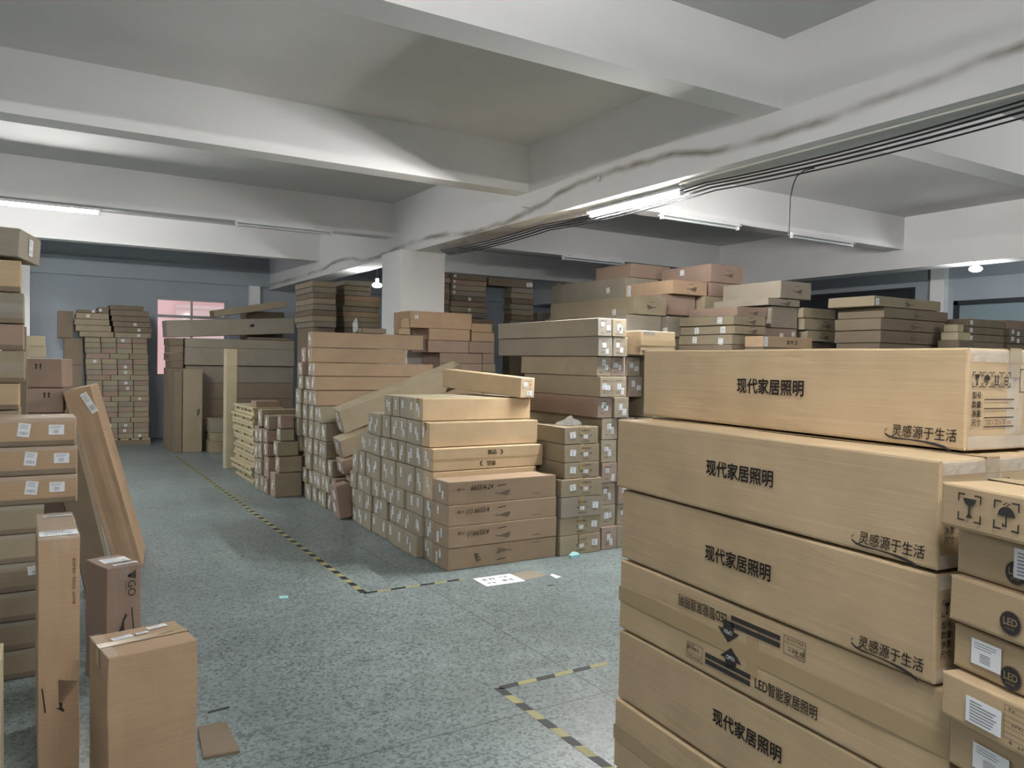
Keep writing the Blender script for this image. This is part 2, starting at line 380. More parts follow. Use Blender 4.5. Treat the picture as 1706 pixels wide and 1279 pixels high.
def stained_beam():
    m = M['beam'].copy(); m.name = 'stained_beam_paint'; n, l = m.node_tree.nodes, m.node_tree.links; b = n['Principled BSDF']
    base = b.inputs['Base Color'].links[0].from_socket
    tc = n.new('ShaderNodeTexCoord'); sp = n.new('ShaderNodeSeparateXYZ'); l.new(tc.outputs['Object'], sp.inputs[0])
    mr = n.new('ShaderNodeMapRange'); mr.inputs[1].default_value = 1.0; mr.inputs[2].default_value = 17.0; l.new(sp.outputs['Y'], mr.inputs[0])
    cv = n.new('ShaderNodeFloatCurve'); l.new(mr.outputs[0], cv.inputs['Value'])
    pts = [(1.0, 3.45), (2.19, 3.39), (2.82, 3.345), (3.7, 3.30), (4.26, 3.32), (4.92, 3.40), (5.73, 3.41), (6.72, 3.30), (7.98, 3.215), (8.84, 3.28), (9.64, 3.31), (11.4, 3.24), (12.8, 3.37), (14, 3.3), (17, 3.3)]
    c = cv.mapping.curves[0]
    while len(c.points) < len(pts): c.points.new(.5, .5)
    for p, (y, z) in zip(c.points, pts): p.location = ((y-1)/16, (z-3.1)/.5)
    cv.mapping.update()
    no = n.new('ShaderNodeTexNoise'); no.inputs['Scale'].default_value = 3.5; no.inputs['Detail'].default_value = 6; l.new(tc.outputs['Object'], no.inputs['Vector'])
    def math_(op, a, bb):
        q = n.new('ShaderNodeMath'); q.operation = op
        for i, v in enumerate((a, bb)):
            if hasattr(v, 'links'): l.new(v, q.inputs[i])
            else: q.inputs[i].default_value = v
        return q.outputs[0]
    zc = math_('ADD', math_('MULTIPLY', cv.outputs[0], .5), 3.1)
    zz = math_('ADD', math_('SUBTRACT', sp.outputs['Z'], zc), math_('MULTIPLY', math_('SUBTRACT', no.outputs[0], .5), .06))
    d = math_('ABSOLUTE', zz, 0)
    a = n.new('ShaderNodeMapRange'); a.inputs[1].default_value = .004; a.inputs[2].default_value = .045; a.inputs[3].default_value = 1; a.inputs[4].default_value = 0; l.new(d, a.inputs[0])
    n2 = n.new('ShaderNodeTexNoise'); n2.inputs['Scale'].default_value = 1.7; n2.inputs['Detail'].default_value = 3; l.new(tc.outputs['Object'], n2.inputs['Vector'])
    k = n.new('ShaderNodeMapRange'); k.inputs[1].default_value = .35; k.inputs[2].default_value = .62; k.inputs[3].default_value = .15; k.inputs[4].default_value = .8; l.new(n2.outputs[0], k.inputs[0])
    f = math_('MULTIPLY', a.outputs[0], k.outputs[0])
    mx = n.new('ShaderNodeMix'); mx.data_type = 'RGBA'; l.new(f, mx.inputs['Factor']); l.new(base, mx.inputs['A']); mx.inputs['B'].default_value = (.20, .165, .115, 1)
    l.new(mx.outputs['Result'], b.inputs['Base Color'])
    return m
M['stained'] = stained_beam()
def terrazzo():
    m = bpy.data.materials.new('terrazzo_floor'); n, l, b = nt(m)
    tc = n.new('ShaderNodeTexCoord')
    vo = n.new('ShaderNodeTexVoronoi'); vo.inputs['Scale'].default_value = 75; l.new(tc.outputs['Object'], vo.inputs['Vector'])
    sep = n.new('ShaderNodeSeparateColor'); l.new(vo.outputs['Color'], sep.inputs[0])
    chip = ramp(n, [(0, (.11, .137, .135)), (.25, (.19, .232, .23)), (.62, (.215, .262, .26)), (.86, (.245, .295, .29)), (1, (.45, .50, .49))]); chip.color_ramp.interpolation = 'CONSTANT'
    l.new(sep.outputs[0], chip.inputs[0])
    no = n.new('ShaderNodeTexNoise'); no.inputs['Scale'].default_value = .8; no.inputs['Detail'].default_value = 6; l.new(tc.outputs['Object'], no.inputs['Vector'])
    mr = n.new('ShaderNodeMapRange'); mr.inputs[1].default_value = .3; mr.inputs[2].default_value = .7; mr.inputs[3].default_value = .78; mr.inputs[4].default_value = 1.15; l.new(no.outputs[0], mr.inputs[0])
    n3 = n.new('ShaderNodeTexNoise'); n3.inputs['Scale'].default_value = 6; n3.inputs['Detail'].default_value = 5; l.new(tc.outputs['Object'], n3.inputs['Vector'])
    m3 = n.new('ShaderNodeMapRange'); m3.inputs[1].default_value = .35; m3.inputs[2].default_value = .65; m3.inputs[3].default_value = .9; m3.inputs[4].default_value = 1.08; l.new(n3.outputs[0], m3.inputs[0])
    mm = n.new('ShaderNodeMath'); mm.operation = 'MULTIPLY'; l.new(mr.outputs[0], mm.inputs[0]); l.new(m3.outputs[0], mm.inputs[1])
    vm = n.new('ShaderNodeVectorMath'); vm.operation = 'SCALE'; l.new(chip.outputs[0], vm.inputs[0]); l.new(mm.outputs[0], vm.inputs['Scale'])
    # divider joints
    sp = n.new('ShaderNodeSeparateXYZ'); l.new(tc.outputs['Object'], sp.inputs[0])
    fac = None
    for ax_, off in (('X', 2.505), ('Y', 3.13)):
        a = n.new('ShaderNodeMath'); a.operation = 'SUBTRACT'; a.inputs[1].default_value = off-4*3; l.new(sp.outputs[ax_], a.inputs[0])
        q = n.new('ShaderNodeMath'); q.operation = 'PINGPONG'; q.inputs[1].default_value = 2.0; l.new(a.outputs[0], q.inputs[0])
        k = n.new('ShaderNodeMath'); k.operation = 'LESS_THAN'; k.inputs[1].default_value = .0035; l.new(q.outputs[0], k.inputs[0])
        if fac is None: fac = k
        else:
            x = n.new('ShaderNodeMath'); x.operation = 'MAXIMUM'; l.new(fac.outputs[0], x.inputs[0]); l.new(k.outputs[0], x.inputs[1]); fac = x
    mx = n.new('ShaderNodeMix'); mx.data_type = 'RGBA'; l.new(fac.outputs[0], mx.inputs['Factor']); l.new(vm.outputs[0], mx.inputs['A']); mx.inputs['B'].default_value = (.06, .065, .065, 1)
    l.new(mx.outputs['Result'], b.inputs['Base Color'])
    rr = n.new('ShaderNodeMapRange'); rr.inputs[3].default_value = .27; rr.inputs[4].default_value = .48; l.new(n3.outputs[0], rr.inputs[0]); l.new(rr.outputs[0], b.inputs['Roughness'])
    b.inputs['Specular IOR Level'].default_value = .45
    return m
M['floor'] = terrazzo()
X0, X1, Y0, Y1, ZC = -4.6, 13.0, -5.0, 17.6, 3.95
def sbox(name, m, *b):
    mb = MB(); mb.box(*b); return struct(mb.build(name, m))
sbox('floor', M['floor'], X0-.3, X1+.3, Y0-.3, Y1+.3, -.2, 0)
sbox('ceiling', M['ceil'], X0-.3, X1+.3, Y0-.3, Y1+.3, ZC, ZC+.2)
sbox('wall_left', M['wall'], X0-.25, X0, Y0-.25, Y1+.25, 0, ZC)
sbox('wall_rear', M['wall'], X0, X1, Y0-.25, Y0, 0, ZC)
# back wall with the window opening x 2.05..3.46, z 1.25..2.92
mb = MB()
mb.box(X0, 2.10, Y1, Y1+.24, 0, ZC); mb.box(3.52, X1, Y1, Y1+.24, 0, ZC); mb.box(2.10, 3.52, Y1, Y1+.24, 0, 1.27); mb.box(2.10, 3.52, Y1, Y1+.24, 2.91, ZC)
struct(mb.build('wall_back', M['wall']))
# right wall with a glazed opening and a high dark light strip
mb = MB(); a, b_ = 1.2, 7.28
mb.box(X1, X1+.24, Y0-.25, a, 0, ZC); mb.box(X1, X1+.24, a, b_, 2.84, ZC); mb.box(X1, X1+.24, a, b_, 0, .9)
mb.box(X1, X1+.24, b_, 7.95, 0, ZC); mb.box(X1, X1+.24, 7.95, 12.4, 0, 2.55); mb.box(X1, X1+.24, 7.95, 12.4, 3.12, ZC); mb.box(X1, X1+.24, 12.4, Y1+.24, 0, ZC)
struct(mb.build('wall_right', M['wall']))
def window(name, bars, pane, fm, gm):
    r = bpy.data.objects.new(name, None); COL.objects.link(r); struct(r)
    mb = MB()
    for q in bars: mb.box(*q)
    struct(mb.build('window_frame', fm, r)); mb = MB(); mb.box(*pane); struct(mb.build('window_pane', gm, r)); return r
y = Y1+.05
gl = clear_film('window_glass', .10, .05)
window('window_1', [(2.10,2.15,y,y+.06,1.27,2.91),(3.47,3.52,y,y+.06,1.27,2.91),(2.15,3.47,y,y+.06,2.86,2.91),(2.15,3.47,y,y+.06,1.27,1.32),(2.15,3.47,y,y+.06,2.50,2.56),(2.79,2.83,y,y+.06,2.56,2.86),(2.79,2.83,y,y+.06,1.32,2.50)],
       (2.12,3.50,y+.025,y+.031,1.29,2.89), M['alum'], gl)
x = X1+.04
window('window_2', [(x-.05,x+.06,b_-.07,b_,.9,2.84),(x-.05,x+.06,a,a+.07,.9,2.84),(x-.05,x+.06,a,b_,2.77,2.84),(x-.05,x+.06,a,b_,.9,.97),(x-.03,x+.06,4.2,4.26,.97,2.77)],
       (x+.01,x+.02,a,b_,.92,2.82), M['frame'], M['glassdark'])
window('window_3', [(x-.05,x+.06,7.95,8.0,2.55,3.12),(x-.05,x+.06,12.35,12.4,2.55,3.12),(x-.05,x+.06,8.0,12.35,3.08,3.12),(x-.05,x+.06,8.0,12.35,2.55,2.6)],
       (x+.01,x+.02,7.97,12.38,2.57,3.10), M['frame'], M['frame'])
sbox('trim_1', M['column'], X1-.12, X1, 7.38, 7.62, 0, ZC)
# the lit pink house front across the yard
pw = plaster('pink_render', (.86, .52, .50), .06)
mb = MB(); mb.box(-6, 14, 22.0, 22.3, -2, 7); o = struct(mb.build('wall_outside', pw))
mb = MB(); mb.box(3.1, 4.6, 21.93, 22.0, .8, 2.95); mb.box(3.1, 4.6, 21.90, 21.93, 2.95, 3.05); struct(mb.build('window_4', mat('pale_shutter', (.72, .50, .46), .8)))
# beams
BX0, BX1, BZ = 4.40, 4.78, 3.19
mb = MB(); mb.box(BX0, BX1, Y0, Y1, BZ, ZC); struct(mb.build('ceiling_beam_1', M['stained']))
sbox('ceiling_beam_2', M['beam'], 11.02, 11.42, Y0, Y1, BZ, ZC)
sbox('ceiling_beam_3', M['beam'], -2.30, -1.92, Y0, Y1, BZ, ZC)
k = 4
for yb in (-.42, 3.69, 6.94, 10.6, 14.0):
    for x0, x1 in ((X0, -2.30), (-1.92, BX0), (BX1, 11.02), (11.42, X1)):
        sbox('ceiling_beam_%d' % k, M['beam'], x0, x1, yb, yb+.25, 3.47, ZC); k += 1
sbox('trim_2', M['wall'], X0, X1, Y1-.10, Y1, 3.25, 3.62)
sbox('trim_3', M['column'], 3.95, 4.17, Y1-.16, Y1, 0, 3.25)
sbox('trim_4', M['column'], -.75, -.10, Y1-.35, Y1, 0, 3.62)
mb = MB(); mb.box(4.21, 4.865, 9.83, 10.50, 0, BZ-.03); mb.box(4.20, 4.875, 9.82, 10.51, BZ-.03, BZ-.001)
struct(mb.build('column', M['column']))
sbox('column.001', M['column'], 10.9, 11.55, 9.83, 10.5, 0, BZ-.001)

# ================================================================ LAMPS AND CABLES
def fixture(kind, x, y, z, axis, on):
    where = {'m': 'lit fluorescent tube under the main beam in front of the column', 'l': 'lit fluorescent tube on the cross beam at the left edge',
             'd1': 'unlit fluorescent tube on the cross beam left of the column', 'd2': 'unlit fluorescent tube on the right cross beam, nearer the main beam',
             'd3': 'unlit fluorescent tube on the right cross beam where the hanging cable ends', 'd4': 'unlit fluorescent tube on the far cross beam right of the column'}
    m = TR(x, y, z, 90 if axis == 'y' else 0)
    t = empty('fluorescent_lamp', m, where.get(kind, 'unseen fluorescent fill tube, added out of frame to even the light'), 'lamp', None if kind in where else 'added fill tubes out of frame')
    mb = MB(); mb.box(-.64, .64, -.02, .02, .030, .055); mb.box(-.64, .64, -.048, .048, .018, .030); hs = mb.build('housing', M['cap'], t)
    for s in (-1, 1):
        mb = MB(); mb.box(s*.625-.012, s*.625+.012, -.018, .018, -.022, .03); mb.build('lamp_holder', M['cap'], hs)
    mb = MB(); mb.tube([(-.613, 0, -.003), (.613, 0, -.003)], .014, 10); mb.build('tube', lit(on) if on else M['unlit'], t)
    top = (BZ if axis == 'y' else (ZC if kind == 'b1' else 3.47)) - z
    for s in (-.45, .45):
        yy = 0.0 if axis == 'y' or kind in ('l', 'b6', 'b9') else .105
        mb = MB(); mb.tube([(s, 0, .055), (s, yy if top > .06 and kind not in ('m', 'b1') else 0, max(top+.02, .06))], .004, 6); mb.build('hanger', M['steel'], t)
for q in FIXTURES: fixture(*q)
def bulb(x, y, z, s, label, top):
    t = empty('ceiling_bulb', TR(x, y, z), label, 'lamp')
    bm = bmesh.new(); bmesh.ops.create_uvsphere(bm, u_segments=16, v_segments=10, radius=.055)
    for v in bm.verts: v.co.x *= 1.5; v.co.y *= 1.5; v.co.z *= .75
    me = bpy.data.meshes.new('bulb'); bm.to_mesh(me); bm.free(); me.materials.append(emit('lit_bulb', (.95, .99, 1), s)); link('bulb', me, t)
    mb = MB(); mb.tube([(0,0,.045), (0,0,.11)], .028, 10); mb.build('socket', M['cap'], t)
    mb = MB(); mb.tube([(0,0,.11), (.0,0,top-z)], .006, 6); mb.build('cord', M['cable'], t)
bulb(*BULBS[0], 'bright round ceiling bulb above the cartons near the right wall', BZ)
bulb(*BULBS[1], 'bright round bulb peeking out left of the white column', ZC)
def sag(pts, r, n=8):
    mb = MB(); out = []
    for (a, b) in zip(pts, pts[1:]):
        a, b = Vector(a), Vector(b); d = (b-a).length
        for i in range(n): t = i/n; p = a.lerp(b, t); p.z -= .012*d*4*t*(1-t); out.append(p)
    out.append(Vector(pts[-1])); mb.tube(out, r, 6); return mb
ys = [-3, 0.5, 2.2, 4.6, 7.0, 9.4]
for i, (x, dz, r, lab) in enumerate(((4.585, -.03, .006, 'thin black cable under the main beam, uppermost of four'), (4.62, -.045, .007, 'black cable sagging under the main beam, second from the top'),
        (4.665, -.06, .008, 'thick black cable along the far underside of the main beam'), (4.71, -.075, .006, 'lowest green-black cable strung along the main beam'))):
    pts = [(x, yy, BZ+dz-.004*math.sin(yy*2+i)) for yy in ys]
    tag(sag(pts, r).build('ceiling_cable', M['cable']), lab, 'cable', 'cables under the main beam')
mb = MB(); mb.box(4.50, 4.525, -4.5, 4.80, BZ-.016, BZ-.0005)
tag(mb.build('cable_trunking_mount', M['trunk']), 'cream cable trunking along the underside of the main beam', 'trunking')
mb = MB(); mb.tube([(4.74, 3.68, 3.115), (4.78, 3.80, 3.125), (4.80, 3.88, 3.10), (4.805, 3.915, 3.04), (4.805, 3.935, 2.95), (4.80, 3.936, 2.68)], .0045, 6)
tag(mb.build('hanging_cable', M['cable']), 'thin black cable dangling straight down from the main beam', 'cable')
mb = MB(); mb.tube([(4.30, 6.9, 3.30), (4.392, 6.9, 3.30)], .01, 6); mb.box(4.385, 4.399, 5.72, 5.76, 3.36, 3.40); tag(mb.build('wall_hook_mount', M['steel']), 'small clip fixed on the stained face of the main beam', 'clip')

# ================================================================ FLOOR MARKINGS AND SCRAPS
def floor_tape(p, q, label, wd=.046, step=.10, worn=0.0):
    p, q = Vector((*p, 0)), Vector((*q, 0)); d = (q-p); Lr = d.length; d.normalize(); n_ = Vector((-d.y, d.x, 0))*wd/2
    mb = MB(); s = 0; i = 0
    while s < Lr-.01:
        e = min(s+step*rng.uniform(.92, 1.08), Lr)
        if rng.random() > worn:
            a, b = p+d*s, p+d*e
            vs = [a-n_, b-n_, b+n_, a+n_]; sk = d*.012
            vs = [vs[0]-sk, vs[1]-sk, vs[2]+sk*.3, vs[3]+sk*.3]
            mb.add([(v.x, v.y, .0012) for v in vs]+[(v.x, v.y, .0002) for v in vs], [(0,1,2,3),(4,5,1,0),(5,6,2,1),(6,7,3,2),(7,4,0,3)], i % 2)
        s = e; i += 1
    return tag(mb.build('floor_marking_tape', [M['black'], M['yellow']]), label, 'floor tape', 'hazard tape on the floor')
floor_tape((2.035, 5.345), (2.03, 14.2), 'long yellow and black floor tape running away along the aisle')
floor_tape((2.035, 5.335), (2.84, 5.325), 'worn yellow and black floor tape crossing to the paper sheet', .035, .11, .12)
floor_tape((2.05, 3.44), (2.05, 1.3), 'yellow and black floor tape beside the large cartons in front')
floor_tape((2.06, 3.44), (2.80, 3.435), 'short worn yellow and black tape near the large cartons', .04, .12, .1)
def sheet():
    t = empty('floor_sign', TR(3.075, 5.178, 0, -2), 'white printed paper sheet stuck on the floor before the front stack', 'paper sheet')
    mb = MB(); mb.box(-.17, .17, -.118, .118, .0002, .0012); mb.build('sheet', M['white'], t)
    r = random.Random(3); mb = MB()
    pseudo(mb, -.10, .045, .055, 2, r); pseudo(mb, .03, -.03, .05, 2, r); pseudo(mb, -.11, -.05, .035, 2, r); pseudo(mb, .05, .06, .035, 2, r)
    mb.build('printed_text', M['ink'], t, Matrix.Translation((0, 0, .0016)))
sheet()
def scrap(pts, label, m, name='paper_scrap', h=.004):
    mb = MB(); k = len(pts); top = [(x, y, h*rng.uniform(.4, 1.6)) for x, y in pts]; bot = [(x, y, .0003) for x, y in pts]
    mb.add(top+bot, [tuple(range(k))]+[(i, k+i, k+(i+1) % k, (i+1) % k) for i in range(k)]); return tag(mb.build(name, M[m]), label, 'scrap')
scrap([(1.46,5.48),(1.52,5.47),(1.535,5.53),(1.475,5.545)], 'small pale blue paper scrap alone on the open floor', 'cyan')
scrap([(3.49,5.0),(3.55,5.02),(3.53,5.12),(3.50,5.10)], 'small white paper scrap right of the printed floor sheet', 'white')
scrap([(3.96,5.46),(4.05,5.45),(4.07,5.51),(4.03,5.53),(3.98,5.52)], 'crumpled light blue scrap at the foot of the labelled cartons', 'cyan', h=.03)
scrap([(3.32,4.86),(3.37,4.86),(3.37,4.875),(3.32,4.875)], 'short black strip on the floor before the sheet', 'black', 'tape_scrap', .002)
scrap([(3.25,5.08),(3.48,5.10),(3.46,5.28),(3.24,5.29)], 'thin brown card scrap beside the white floor sheet', 'grey', 'card_scrap', .002)
scrap([(.60,3.42),(.745,3.40),(.75,3.71),(.63,3.72)], 'flat dark brown card lying by the large upright carton', 'dark', 'card_scrap', .012)
scrap([(.70,3.86),(.80,3.87),(.80,3.89),(.70,3.88)], 'thin black strip on the floor behind the upright carton', 'black', 'tape_scrap', .002)

# ================================================================ LARGE CARTONS, RIGHT FOREGROUND
def edge_box(fl, deg, L, W, z, H): # fl: bottom corner front-left seen from the aisle
    r_ = Matrix.Rotation(R(deg), 4, 'Z'); c = Vector((fl[0], fl[1], z)) + r_ @ Vector((L/2, W/2, 0))
    return Matrix.Translation(c) @ r_
big = [  # corner, yaw, base z, length, face type
 ((1.950, 2.250), -94.8, 1.502, 1.26, 'name', 'topmost large tan carton of the right foreground stack, end print visible'),
 ((1.780, 2.188), -94.9, 1.252, 1.24, 'name', 'second large tan carton from the top of the right foreground stack'),
 ((1.790, 2.165), -95.6, 1.002, 1.22, 'name', 'third large tan carton down, its printed right end half in shade'),
 ((1.783, 2.160), -94.6, .752, 1.25, 'open', 'fourth large carton down, lying on its side with OPEN arrows'),
 ((1.783, 2.158), -94.4, .502, 1.25, 'low', 'fifth large tan carton down, under the one with OPEN arrows'),
 ((1.775, 2.164), -94.4, .252, 1.25, 'seam', 'sixth large carton down, taped seam along its side'),
 ((1.783, 2.160), -94.5, .002, 1.25, 'seam', 'lowest large carton, standing on the floor at the frame edge'),
]
SX = 1.0
for (fl, deg, z, L, kind, lab) in big:
    W, H = .36, .243; D = (L, W, H)
    root = carton(lab, L, W, H, edge_box(fl, deg, L, W, z, H), 'tan', 'large lighting cartons stacked in the right foreground', 'large_carton', 'carton',
                  tape=('front',) if kind in ('open', 'seam') else ('x',), soft=True, tw=.048)
    if kind in ('name', 'low'):
        u, v = {1.502: (.01, .003), 1.252: (.0, .007), 1.002: (-.015, -.003), .502: (.01, .012)}[z]
        add_text(root, D, '-y', '现代家居照明', .050, u, v, bold=.035, sx=.92)
    if kind == 'name':
        add_text(root, D, '-y', '灵感源于生活', .033, {1.502: .522, 1.252: .502}.get(z, .498), -.090, bold=.012, sx=.88, shear=.06)
        mb = MB(); pts = [(-.132,.006,.002),(-.142,-.003,.005),(-.140,-.013,.007),(-.125,-.021,.008),(-.10,-.025,.007),(-.05,-.025,.004),(0,-.027,.006),(.04,-.031,.010),(.075,-.038,.010),(.10,-.050,.003)]
        for a, b in zip(pts, pts[1:]): mb.add([(a[0],a[1]-a[2]/2,0),(b[0],b[1]-b[2]/2,0),(b[0],b[1]+b[2]/2,0),(a[0],a[1]+a[2]/2,0)], [(0,1,2,3)])
        add_marks(root, D, '-y', mb, {1.502: .522, 1.252: .502}.get(z, .498), -.089, name='printed_swash', s=.74, sx=1.02)
    if kind == 'open':
        # two flap prints, the upper one upside down, meeting at the taped seam
        for s, u0 in ((1, -.02), (-1, -.007)):
            rot = 180 if s > 0 else 0; sg = -1 if s > 0 else 1
            vv = .073*s
            def P(du): return u0 + sg*du
            add_text(root, D, '-y', 'LED智能家居照明', .040, P(.163), vv, rot=rot, bold=.015, sx=.72)
            mb = MB(); mb.quad(-.155, .035, .003, .017); mb.quad(-.155, .035, -.017, -.003); add_marks(root, D, '-y', mb, P(0), vv, rot=rot, name='printed_stripe')
            mb = MB(); mb.poly([(-.045,-.002),(.045,-.002),(0,.034)]); mb.quad(-.022, .022, -.03, -.002); add_marks(root, D, '-y', mb, P(.0)-.045, .040*s, rot=rot, name='printed_arrow')
            add_text(root, D, '-y', 'OPEN', .017, P(.0)-.045, .037*s, rot=rot, bold=.0, m='white', sx=.8).matrix_basis.translation.y -= .0006
            mb = MB(); r = random.Random(5); w_ = .075
            for q in ((-w_/2,w_/2,.024,.0255),(-w_/2,w_/2,-.0255,-.024),(-w_/2,-w_/2+.0015,-.0255,.0255),(w_/2-.0015,w_/2,-.0255,.0255),(-w_/2,w_/2,-.008,-.0068)): mb.quad(*q)
            pseudo(mb, -.008, .008, .012, 3, r); pseudo(mb, -.028, -.017, .007, 8, r); pseudo(mb, -.030, .018, .006, 5, r); pseudo(mb, -.026, .006, .018, 1, r)
            add_marks(root, D, '-y', mb, P(-.205), vv, rot=rot, name='printed_panel')
        mb = MB(); mb.box(-.022, .022, -W/2-.0009, -W/2-.0001, .06, .20); mb.build('packing_tape', M['tape'], root, Matrix.Translation((.03, 0, 0)))
    if kind == 'name':                            # right end: handling marks and the size lines
        D2 = D; u0 = -W/2+.075
        for i, ic in enumerate(('glass', 'umbrella', 'up', 'limit')):
            add_marks(root, D2, '+x', icon(ic), u0-.042+.037*i, .046, s=.036, name='handling_mark', sx=.95)
        mb = MB()
        for q in ((-.02,.02,.024,.026),(-.02,.02,-.026,-.024),(-.02,-.018,-.025,.025),(.018,.02,-.025,.025)): mb.quad(*q)
        add_marks(root, D2, '+x', mb, u0+.145, .044, name='printed_panel', s=1.1)
        for i, tx in enumerate(('型号:', '数量:', '净重:', '尺寸:')):
            add_text(root, D2, '+x', tx, .0175, u0-.040, .008-.0215*i, bold=.02, sx=1.0)
            mb = MB(); mb.quad(-.058, .058, -.0012, .0012); add_marks(root, D2, '+x', mb, u0+.045, -.001-.0215*i, name='printed_line')
        add_text(root, D2, '+x', '130 x 25 x 25 cm', .0155, u0+.043, .009-.0215*3, bold=0, m='redink', sx=.92)
        for q in ((-W/2+.006, W/2-.006, H-.034, H-.004), (-.03, .03, .036, H-.036), (-W/2+.006, W/2-.006, .004, .034)):
            mb = MB(); mb.box(L/2+.0002, L/2+.0010, *q); mb.build('clear_tape', M['clear2'], root)
# the next row of the same cartons, just seen past the right end
carton('sliver of a large carton behind the second carton, right frame edge', 1.2, .30, .243, edge_box((2.155, 2.12), -94.9, 1.2, .30, 1.252, .243), 'tan', None, 'large_carton', 'carton', tape='x')
carton('tall plain carton behind the large foreground cartons', 1.1, .30, 1.245, edge_box((2.165, 2.10), -94.9, 1.1, .30, 0, 1.245), 'tan', None, 'tall_carton', 'carton', tape='x')

# ================================================================ SMALL CARTONS AT THE RIGHT FRAME EDGE
def led_badge():
    mb = MB(); pts = []
    for i in range(52):
        r_ = .5 if i % 2 == 0 else .44; pts.append((r_*math.cos(2*math.pi*i/52), r_*math.sin(2*math.pi*i/52)))
    mb.poly(pts); return mb
small = [  # corner x,y, base z, height, marks
 ((1.625, .925), 1.365, .093, 'care', 'small carton with wine-glass and umbrella marks, topmost at right frame edge'),
 ((1.675, .915), 1.262, .095, 'led_a', 'small carton with LED badge half under a label, second from top'),
 ((1.655, .918), 1.163, .097, 'led_b', 'small carton with an uncovered round LED badge, third from top'),
 ((1.672, .915), 1.062, .092, 'led_c', 'small carton with white label left of an LED badge'),
 ((1.640, .920), .962, .096, 'plain', 'small carton with plain white sticker and ruled print panel'),
 ((1.668, .915), .852, .100, 'led_d', 'small carton with white label, lowest in view at right edge'),
]
Ls, Ws = .52, .30
zs = [.852+.108-.0-.0]
for (fl, z, H, kind, lab) in small:
    D = (Ls, Ws, H)
    root = carton(lab, Ls, Ws, H, edge_box(fl, -105.4, Ls, Ws, z, H), 'tan', None, 'small_carton', 'carton', tape='x', soft=True)
    lx = -Ls/2
    def badge(u, v, s=.049):
        add_marks(root, D, '-y', led_badge(), u, v, s=s, name='printed_badge')
        o = add_text(root, D, '-y', 'LED', .0175*s/.042, u, v+.002, bold=.045, m='tan', sx=.9); o.matrix_basis.translation.y -= .0006
        mb = MB(); r = random.Random(2); pseudo(mb, -.008, -.011, .0045, 4, r); q = add_marks(root, D, '-y', mb, u, v, m='olive', name='printed_badge_text'); q.matrix_basis.translation.y -= .0005
    if kind == 'care':
        add_marks(root, D, '-y', icon('glass'), lx+.075, .002, s=.056, name='handling_mark')
        add_marks(root, D, '-y', icon('umbrella'), lx+.159, .002, s=.056, name='handling_mark')
        add_marks(root, D, '-y', icon('up'), lx+.243, .002, s=.056, name='handling_mark')
    elif kind == 'led_a': badge(lx+.143, -.014); add_label(root, D, '-y', lx+.172, .007, .066, .058, 0, 2).matrix_basis.translation.y -= .0006
    elif kind == 'led_b': badge(lx+.150, -.010)
    elif kind == 'led_c': badge(lx+.142, -.020); add_label(root, D, '-y', lx+.085, .004, .070, .052, 0, 0).matrix_basis.translation.y -= .0006
    elif kind == 'plain':
        mb = MB(); mb.box(-.5, .5, -.5, .5, 0, .0006, 0); r = random.Random(9); m2 = MB()
        add_label(root, D, '-y', lx+.108, -.006, .082, .052, 0, 5)
        mb = MB(); r = random.Random(4)
        for i in range(7): mb.quad(0, .12, .034-.0105*i, .0348-.0105*i)
        mb.quad(0, .0008, -.03, .0348); pseudo(mb, .015, -.034, .009, 1, r); pseudo(mb, .035, -.036, .008, 2, r); pseudo(mb, .012, .028, .007, 2, r); pseudo(mb, .02, .0, .006, 6, r)
        add_marks(root, D, '-y', mb, lx+.155, .004, m='pen', name='printed_panel')
    else: badge(lx+.163, -.040); add_label(root, D, '-y', lx+.106, .0, .084, .052, 0, 3)
carton('carton under the small LED cartons, below the frame edge', .52, .30, .835, edge_box((1.66, .915), -105.4, .52, .30, .002, .835), 'tan', None, 'small_carton', 'carton')

# ================================================================ FRONT STACK (long cartons with labelled ends to the aisle)
def end_labels(H, W, n=2):
    out = []
    a = rng.choice((-1, 1))
    base = rng.uniform(-.02, .02)*W/.2
    for i in range(n):
        out.append(('-x', base+a*(.021 if i == 0 else -.018)*W/.2+rng.uniform(-.006, .006), (.022 if i == 0 else -.022)*H/.186+rng.uniform(-.012, .012), rng.choice((.034, .04, .03)), rng.choice((.075, .085, .065)), rng.uniform(-4, 4)))
    if rng.random() < .25: out = out[:1]
    return out
rows = [  # z, height, right end X, Y divisions from the near corner
 (.002, .178, 3.885, [5.575,5.868,6.072,6.375,6.665,6.845,7.035,7.25,7.455,7.665,7.85]),
 (.182, .172, 3.89, [5.575,5.866,6.056,6.245,6.46,6.66,6.84,7.045,7.26,7.465,7.68,7.87]),
 (.356, .170, 3.885, [5.58,5.884,6.07,6.25,6.46,6.655,6.852,7.05,7.265,7.47,7.685,7.87]),
 (.528, .190, 3.88, [5.585,5.868]),
 (.528, .232, 3.86, [5.874,6.068,6.255,6.457,6.66,6.85,7.04,7.27,7.46,7.63,7.81]),
 (.766, .188, 3.93, [5.875,6.076,6.278,6.474,6.63,6.86,7.046,7.22,7.405,7.615]),
 (.960, .208, 3.92, [5.955,6.113,6.27,6.447,6.634,6.829,7.015,7.22,7.43]),
 (1.173, .192, 3.93, [6.10,6.29,6.455,6.624,6.783,6.967]),
]
CORNER = ['bottom', 'second', 'third', 'fourth']
seen = {}
row_id = [1, 2, 3, 4, 4, 5, 6, 7]
def handwriting(root, D, t, u, v, rot=0, s=.06):
    add_text(root, D, '-y', t, s, u, v, rot=rot, bold=.008, m='pen', shear=.35, sx=.85, name='handwriting')
